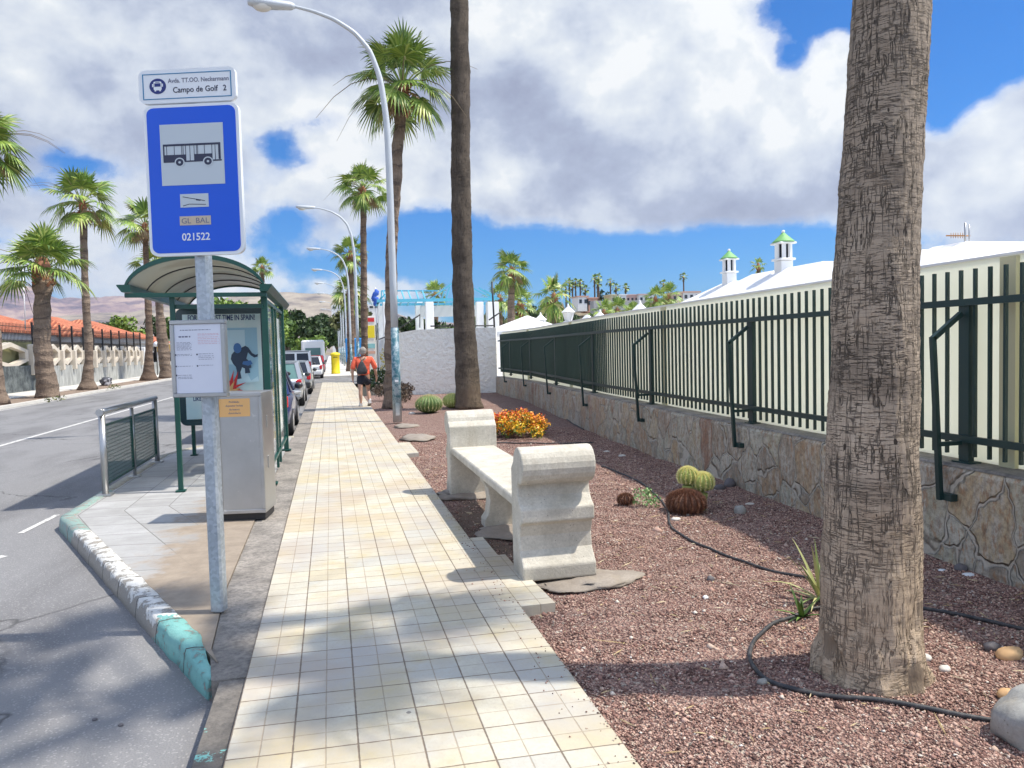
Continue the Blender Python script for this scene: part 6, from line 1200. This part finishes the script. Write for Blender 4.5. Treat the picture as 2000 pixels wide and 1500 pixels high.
# ================================================================ far side: wall with hexagon blocks, iron fence, houses
def f_rough(b):
    p=b.pos(); n=b.noise(b.map(p,(1,1,.25)),4,6,.7); c=b.noise(p,1.2,5,.6); return {'Base Color':b.mix(b.ramp(n,[(.35,0),(.65,1)]),b.mix(c,(.16,.17,.16),(.28,.28,.27)),(.45,.46,.44)),'Roughness':.9,'Normal':b.bump(n,.6,.03)}
mat('grey cladding',fn=f_rough); mat('dark cladding',fn=lambda b:{'Base Color':b.mix(b.ramp(b.noise(b.pos(),2.2,6,.7),[(.4,0),(.65,1)]),(.045,.055,.06),(.15,.17,.17)),'Roughness':.9,'Normal':b.bump(b.noise(b.pos(),3,4),.7,.05)})
mat('block cream',fn=lambda b:{'Base Color':b.mix(b.noise(b.pos(),3,5,.6),(.50,.44,.36),(.66,.60,.51)),'Roughness':.85})
XW=-15.3
t=thing('garden_wall',(XW,50,0),'grey clad garden wall topped with cream hexagon blocks across the road','wall')
g=MB(); g.box((XW-.15,57.9,.62),(.3,22.6,1.24)); g.build('wall_face',M_('grey cladding'),t,world=True)
g=MB(); g.box((XW-.12,36.3,.66),(.3,20.4,1.32)); g.build('wall_face',M_('dark cladding'),t,world=True,label='darker slate-grey cladding')
def hexblock(yc,L,z0,z1,th=.16):
    g=MB(); zc=(z0+z1)/2; h=(z1-z0)/2; o=[(-L/2,zc-h*.42),(-L/2,zc+h*.42),(-L*.0,z1),(L/2,zc+h*.42),(L/2,zc-h*.42),(0,z0)]
    k=.68 if L<3 else .80; i_=[(y*k,zc+(z-zc)*(.62 if L<3 else .66)) for y,z in o]; n=6
    vs=[Vector((XW+dx,yc+y,z)) for dx in(.02,-.28) for ring in(o,i_) for y,z in ring]; fs=[]
    for a in range(n):
        c=(a+1)%n; fs+=[(a,c,c+6,a+6),(a+12,a+18,c+18,c+12),(a,a+12,c+12,c),(a+6,c+6,c+18,a+18)]
    g.add(vs,fs); g.build('hexagon_block',M_('block cream'),t,world=True)
YS=[48.1,50.25,52.35,54.5,56.6,58.75,60.9,63.05,65.2,67.3]
for y in YS: hexblock(y,1.86,1.22,2.47)
for y in YS:
    g=MB(); g.cbox((XW+.03,y+1.065,1.55),(.36,.26,1.15),.03); g.build('block_pier',M_('block cream'),t,world=True)
for yc in(42.1,37.4): hexblock(yc,4.4,1.18,2.50)
for y in(44.95,39.7):
    g=MB(); g.cbox((XW+.05,y,1.62),(.34,.95,1.62),.05); g.build('block_pier',M_('block cream'),t,world=True)
g=MB(); g.box((XW-.5,58,1.9),(.1,22,1.4)); g.build('inner_screen',mat('dull brown',(.12,.10,.08),.8),t,world=True)
g=MB(); g.box((XW-.5,40,1.9),(.1,13,1.4)); g.build('inner_screen',mat('olive yellow',(.26,.25,.12),.8),t,world=True)
t=thing('gate_pillar',(XW,69.3,0),'white gate pillar with a small black box at the end of the hexagon wall','pillar'); g=MB(); g.cbox((0,0,1.2),(.5,1.2,2.4),.03); g.build('column',M_('white paint'),t); g=MB(); g.box((.27,-.2,1.45),(.06,.3,.35)); g.build('letterbox',M_('black iron'),t)
t=thing('garden_wall',(XW,78,0),'lower grey garden wall beyond the gate pillar, seen between two palm trunks','wall'); g=MB(); g.box((0,0,.55),(.3,15,1.1)); g.build('wall_face',M_('grey cladding'),t)
t=thing('iron_fence',(XW-.12,53,1.3),'black iron spike fence above the hexagon wall','fence')
for y in [39.7,44.95]+[y_+1.065 for y_ in YS]:
    g=MB(); g.box((XW+.02,y,2.72),(.09,.09,1.75)); g.build('post',M_('black iron'),t,world=True)
for z in(2.6,3.30): g=MB(); g.box((XW-.02,54,z),(.03,29,.03)); g.build('rail',M_('black iron'),t,world=True)
g=MB(); y=39.5
while y<68.5: g.box((XW-.02,y,2.98),(.018,.018,.95)); y+=.17
g.build('bars',M_('black iron'),t,world=True)
def redhouse(x0,x1,y0,y1,ze,zr,label,wallm='white paint',rd=None):
    t=thing('house',((x0+x1)/2,(y0+y1)/2,0),label,'house',group='red-roofed houses across the road'); g=MB(); g.box(((x0+x1)/2,(y0+y1)/2,ze/2),(x1-x0-1.0,y1-y0-1.0,ze)); g.build('wall',M_(wallm),t,world=True)
    w_=x1-x0; l=y1-y0; ins=min(w_,l)/2; g=MB(); T=[(x0+ins,y0+ins,zr),(x1-ins,y0+ins,zr),(x1-ins,y1-ins,zr),(x0+ins,y1-ins,zr)]
    if l>=w_: T=[(x0+ins-.05,y0+ins,zr),(x0+ins+.05,y0+ins,zr),(x0+ins+.05,y1-ins,zr),(x0+ins-.05,y1-ins,zr)]
    else: T=[(x0+ins,y0+ins-.05,zr),(x1-ins,y0+ins-.05,zr),(x1-ins,y0+ins+.05,zr),(x0+ins,y0+ins+.05,zr)]
    Bq=[(x0,y0,ze),(x1,y0,ze),(x1,y1,ze),(x0,y1,ze)]; g.loft([[Vector(p)-Vector((0,0,.16)) for p in Bq],[Vector(p) for p in Bq],[Vector(p) for p in T]]); g.build('roof',M_('roof tile'),t,world=True)
    g=MB(); g.box(((x0+x1)/2,(y0+y1)/2,ze-.36),(w_-.5,l-.5,.40)); g.build('fascia',M_('white paint'),t,world=True)
    for k in range(3): g=MB(); g.box((x1-.5,y0+l*(k+.5)/3,1.5),(.06,1.1,1.1)); g.build('window',M_('window dark'),t,world=True)
    return t
redhouse(-34,-18.6,45.5,63,3.45,6.3,'large house with a broad orange tiled roof at the left edge')
redhouse(-24.5,-17.2,60,70.5,3.35,4.9,'middle house with a small hipped orange roof behind the hexagon wall')
redhouse(-26,-17.6,71,84,3.5,5.1,'house with a ridged orange roof left of the bright feathery tree')
redhouse(-23,-17.8,86,95,3.2,4.3,'low orange-roofed house end beyond the gate pillar')
t=thing('kiosk',(-17,92,0),'yellow-fronted shop with dark openings beyond the gate','shop'); g=MB(); g.box((1,0,1.5),(4,9,3.0)); g.build('wall',M_('white paint'),t); g=MB(); g.box((3.03,0,2.45),(.06,8.6,.9)); g.build('fascia',M_('ochre'),t)
for k in range(3): g=MB(); g.box((3.03,-2.9+2.9*k,1.2),(.06,2.3,1.5)); g.build('window',M_('window dark'),t)
g=MB(); g.box((1,-4.53,2.5),(4,.06,.8)); g.build('fascia',M_('ochre'),t); g=MB(); g.box((1,-4.53,1.2),(3.2,.06,1.6)); g.build('window',M_('window dark'),t)
# stay cable and mast at left
p=AX(45,560,-17.5); t=thing('mast',(-17.5,p.y,0),'thin leaning white mast with a looped cable above the left house','mast'); z0=3.4; g=MB(); g.tube([(0,0,z0),(0,0.1,p.z+1.0)],.035,6); g.build('pole',M_('white paint'),t); g=MB(); q=AX(75,640,-17.5); g.tube([(0,0,p.z+1.0),(0,(q.y-p.y)*.2,p.z-.2),(0,(q.y-p.y)*.6,p.z-1.4),(0,(q.y-p.y),q.z)],.015,5); g.build('cable',M_('black iron'),t)
p=G(207,752); t=thing('rubbish_bag',(p.x,p.y,0),'crumpled dark and white bag lying on the far pavement between two palms','bag'); g=MB(); g.ball((0,0,.2),.36,(.9,1,.75),16,10,.5,4); g.build('bag_body',mat('bag mixed',fn=lambda b:{'Base Color':b.ramp(b.noise(b.obj(),3,3),[(.45,(.05,.05,.06)),(.55,(.4,.4,.42))],'CONSTANT'),'Roughness':.5}),t)
for px,py,lb,sd in((110,782,'small grass tuft at the kerb by the short fat palm',3),(222,758,'dry yellow-green tuft at the kerb beside the crumpled bag',5)):
    p=G(px,py); t=thing('grass_tuft',(p.x,p.y,-.03),lb,'grass tuft',group='tufts along the far kerb'); g=MB(); leaf_cloud(g,[((0,0,.1),(.3,.9,.12),1)],1500,.1,sd); g.build('leaves',M_('leaf olive'),t)
# lantern on a pole by the far gate
p=AX(305,672,-14.6); t=thing('globe_lamp',(p.x,p.y,0),'small globe lamp on a thin post beyond the gate pillar','lamp'); g=MB(); g.tube([(0,0,0),(0,0,p.z-.2)],.04,6); g.build('post',M_('black iron'),t); g=MB(); g.ball((0,0,p.z),.22); g.build('globe',M_('sign white'),t)
# ================================================================ haze
hz=bpy.data.materials.new('haze'); hz.use_nodes=True; nt=hz.node_tree; nt.nodes.clear(); b=B(nt); pv=b.n('ShaderNodeVolumePrincipled'); pv.inputs['Color'].default_value=(.80,.87,1,1); pv.inputs['Density'].default_value=3.2e-5; pv.inputs['Anisotropy'].default_value=.2
o_=b.n('ShaderNodeOutputMaterial'); nt.links.new(pv.outputs[0],o_.inputs['Volume'])
g=MB(); g.box((0,0,499),(26000,26000,1064)); o=g.build('haze',hz,kind='stuff')
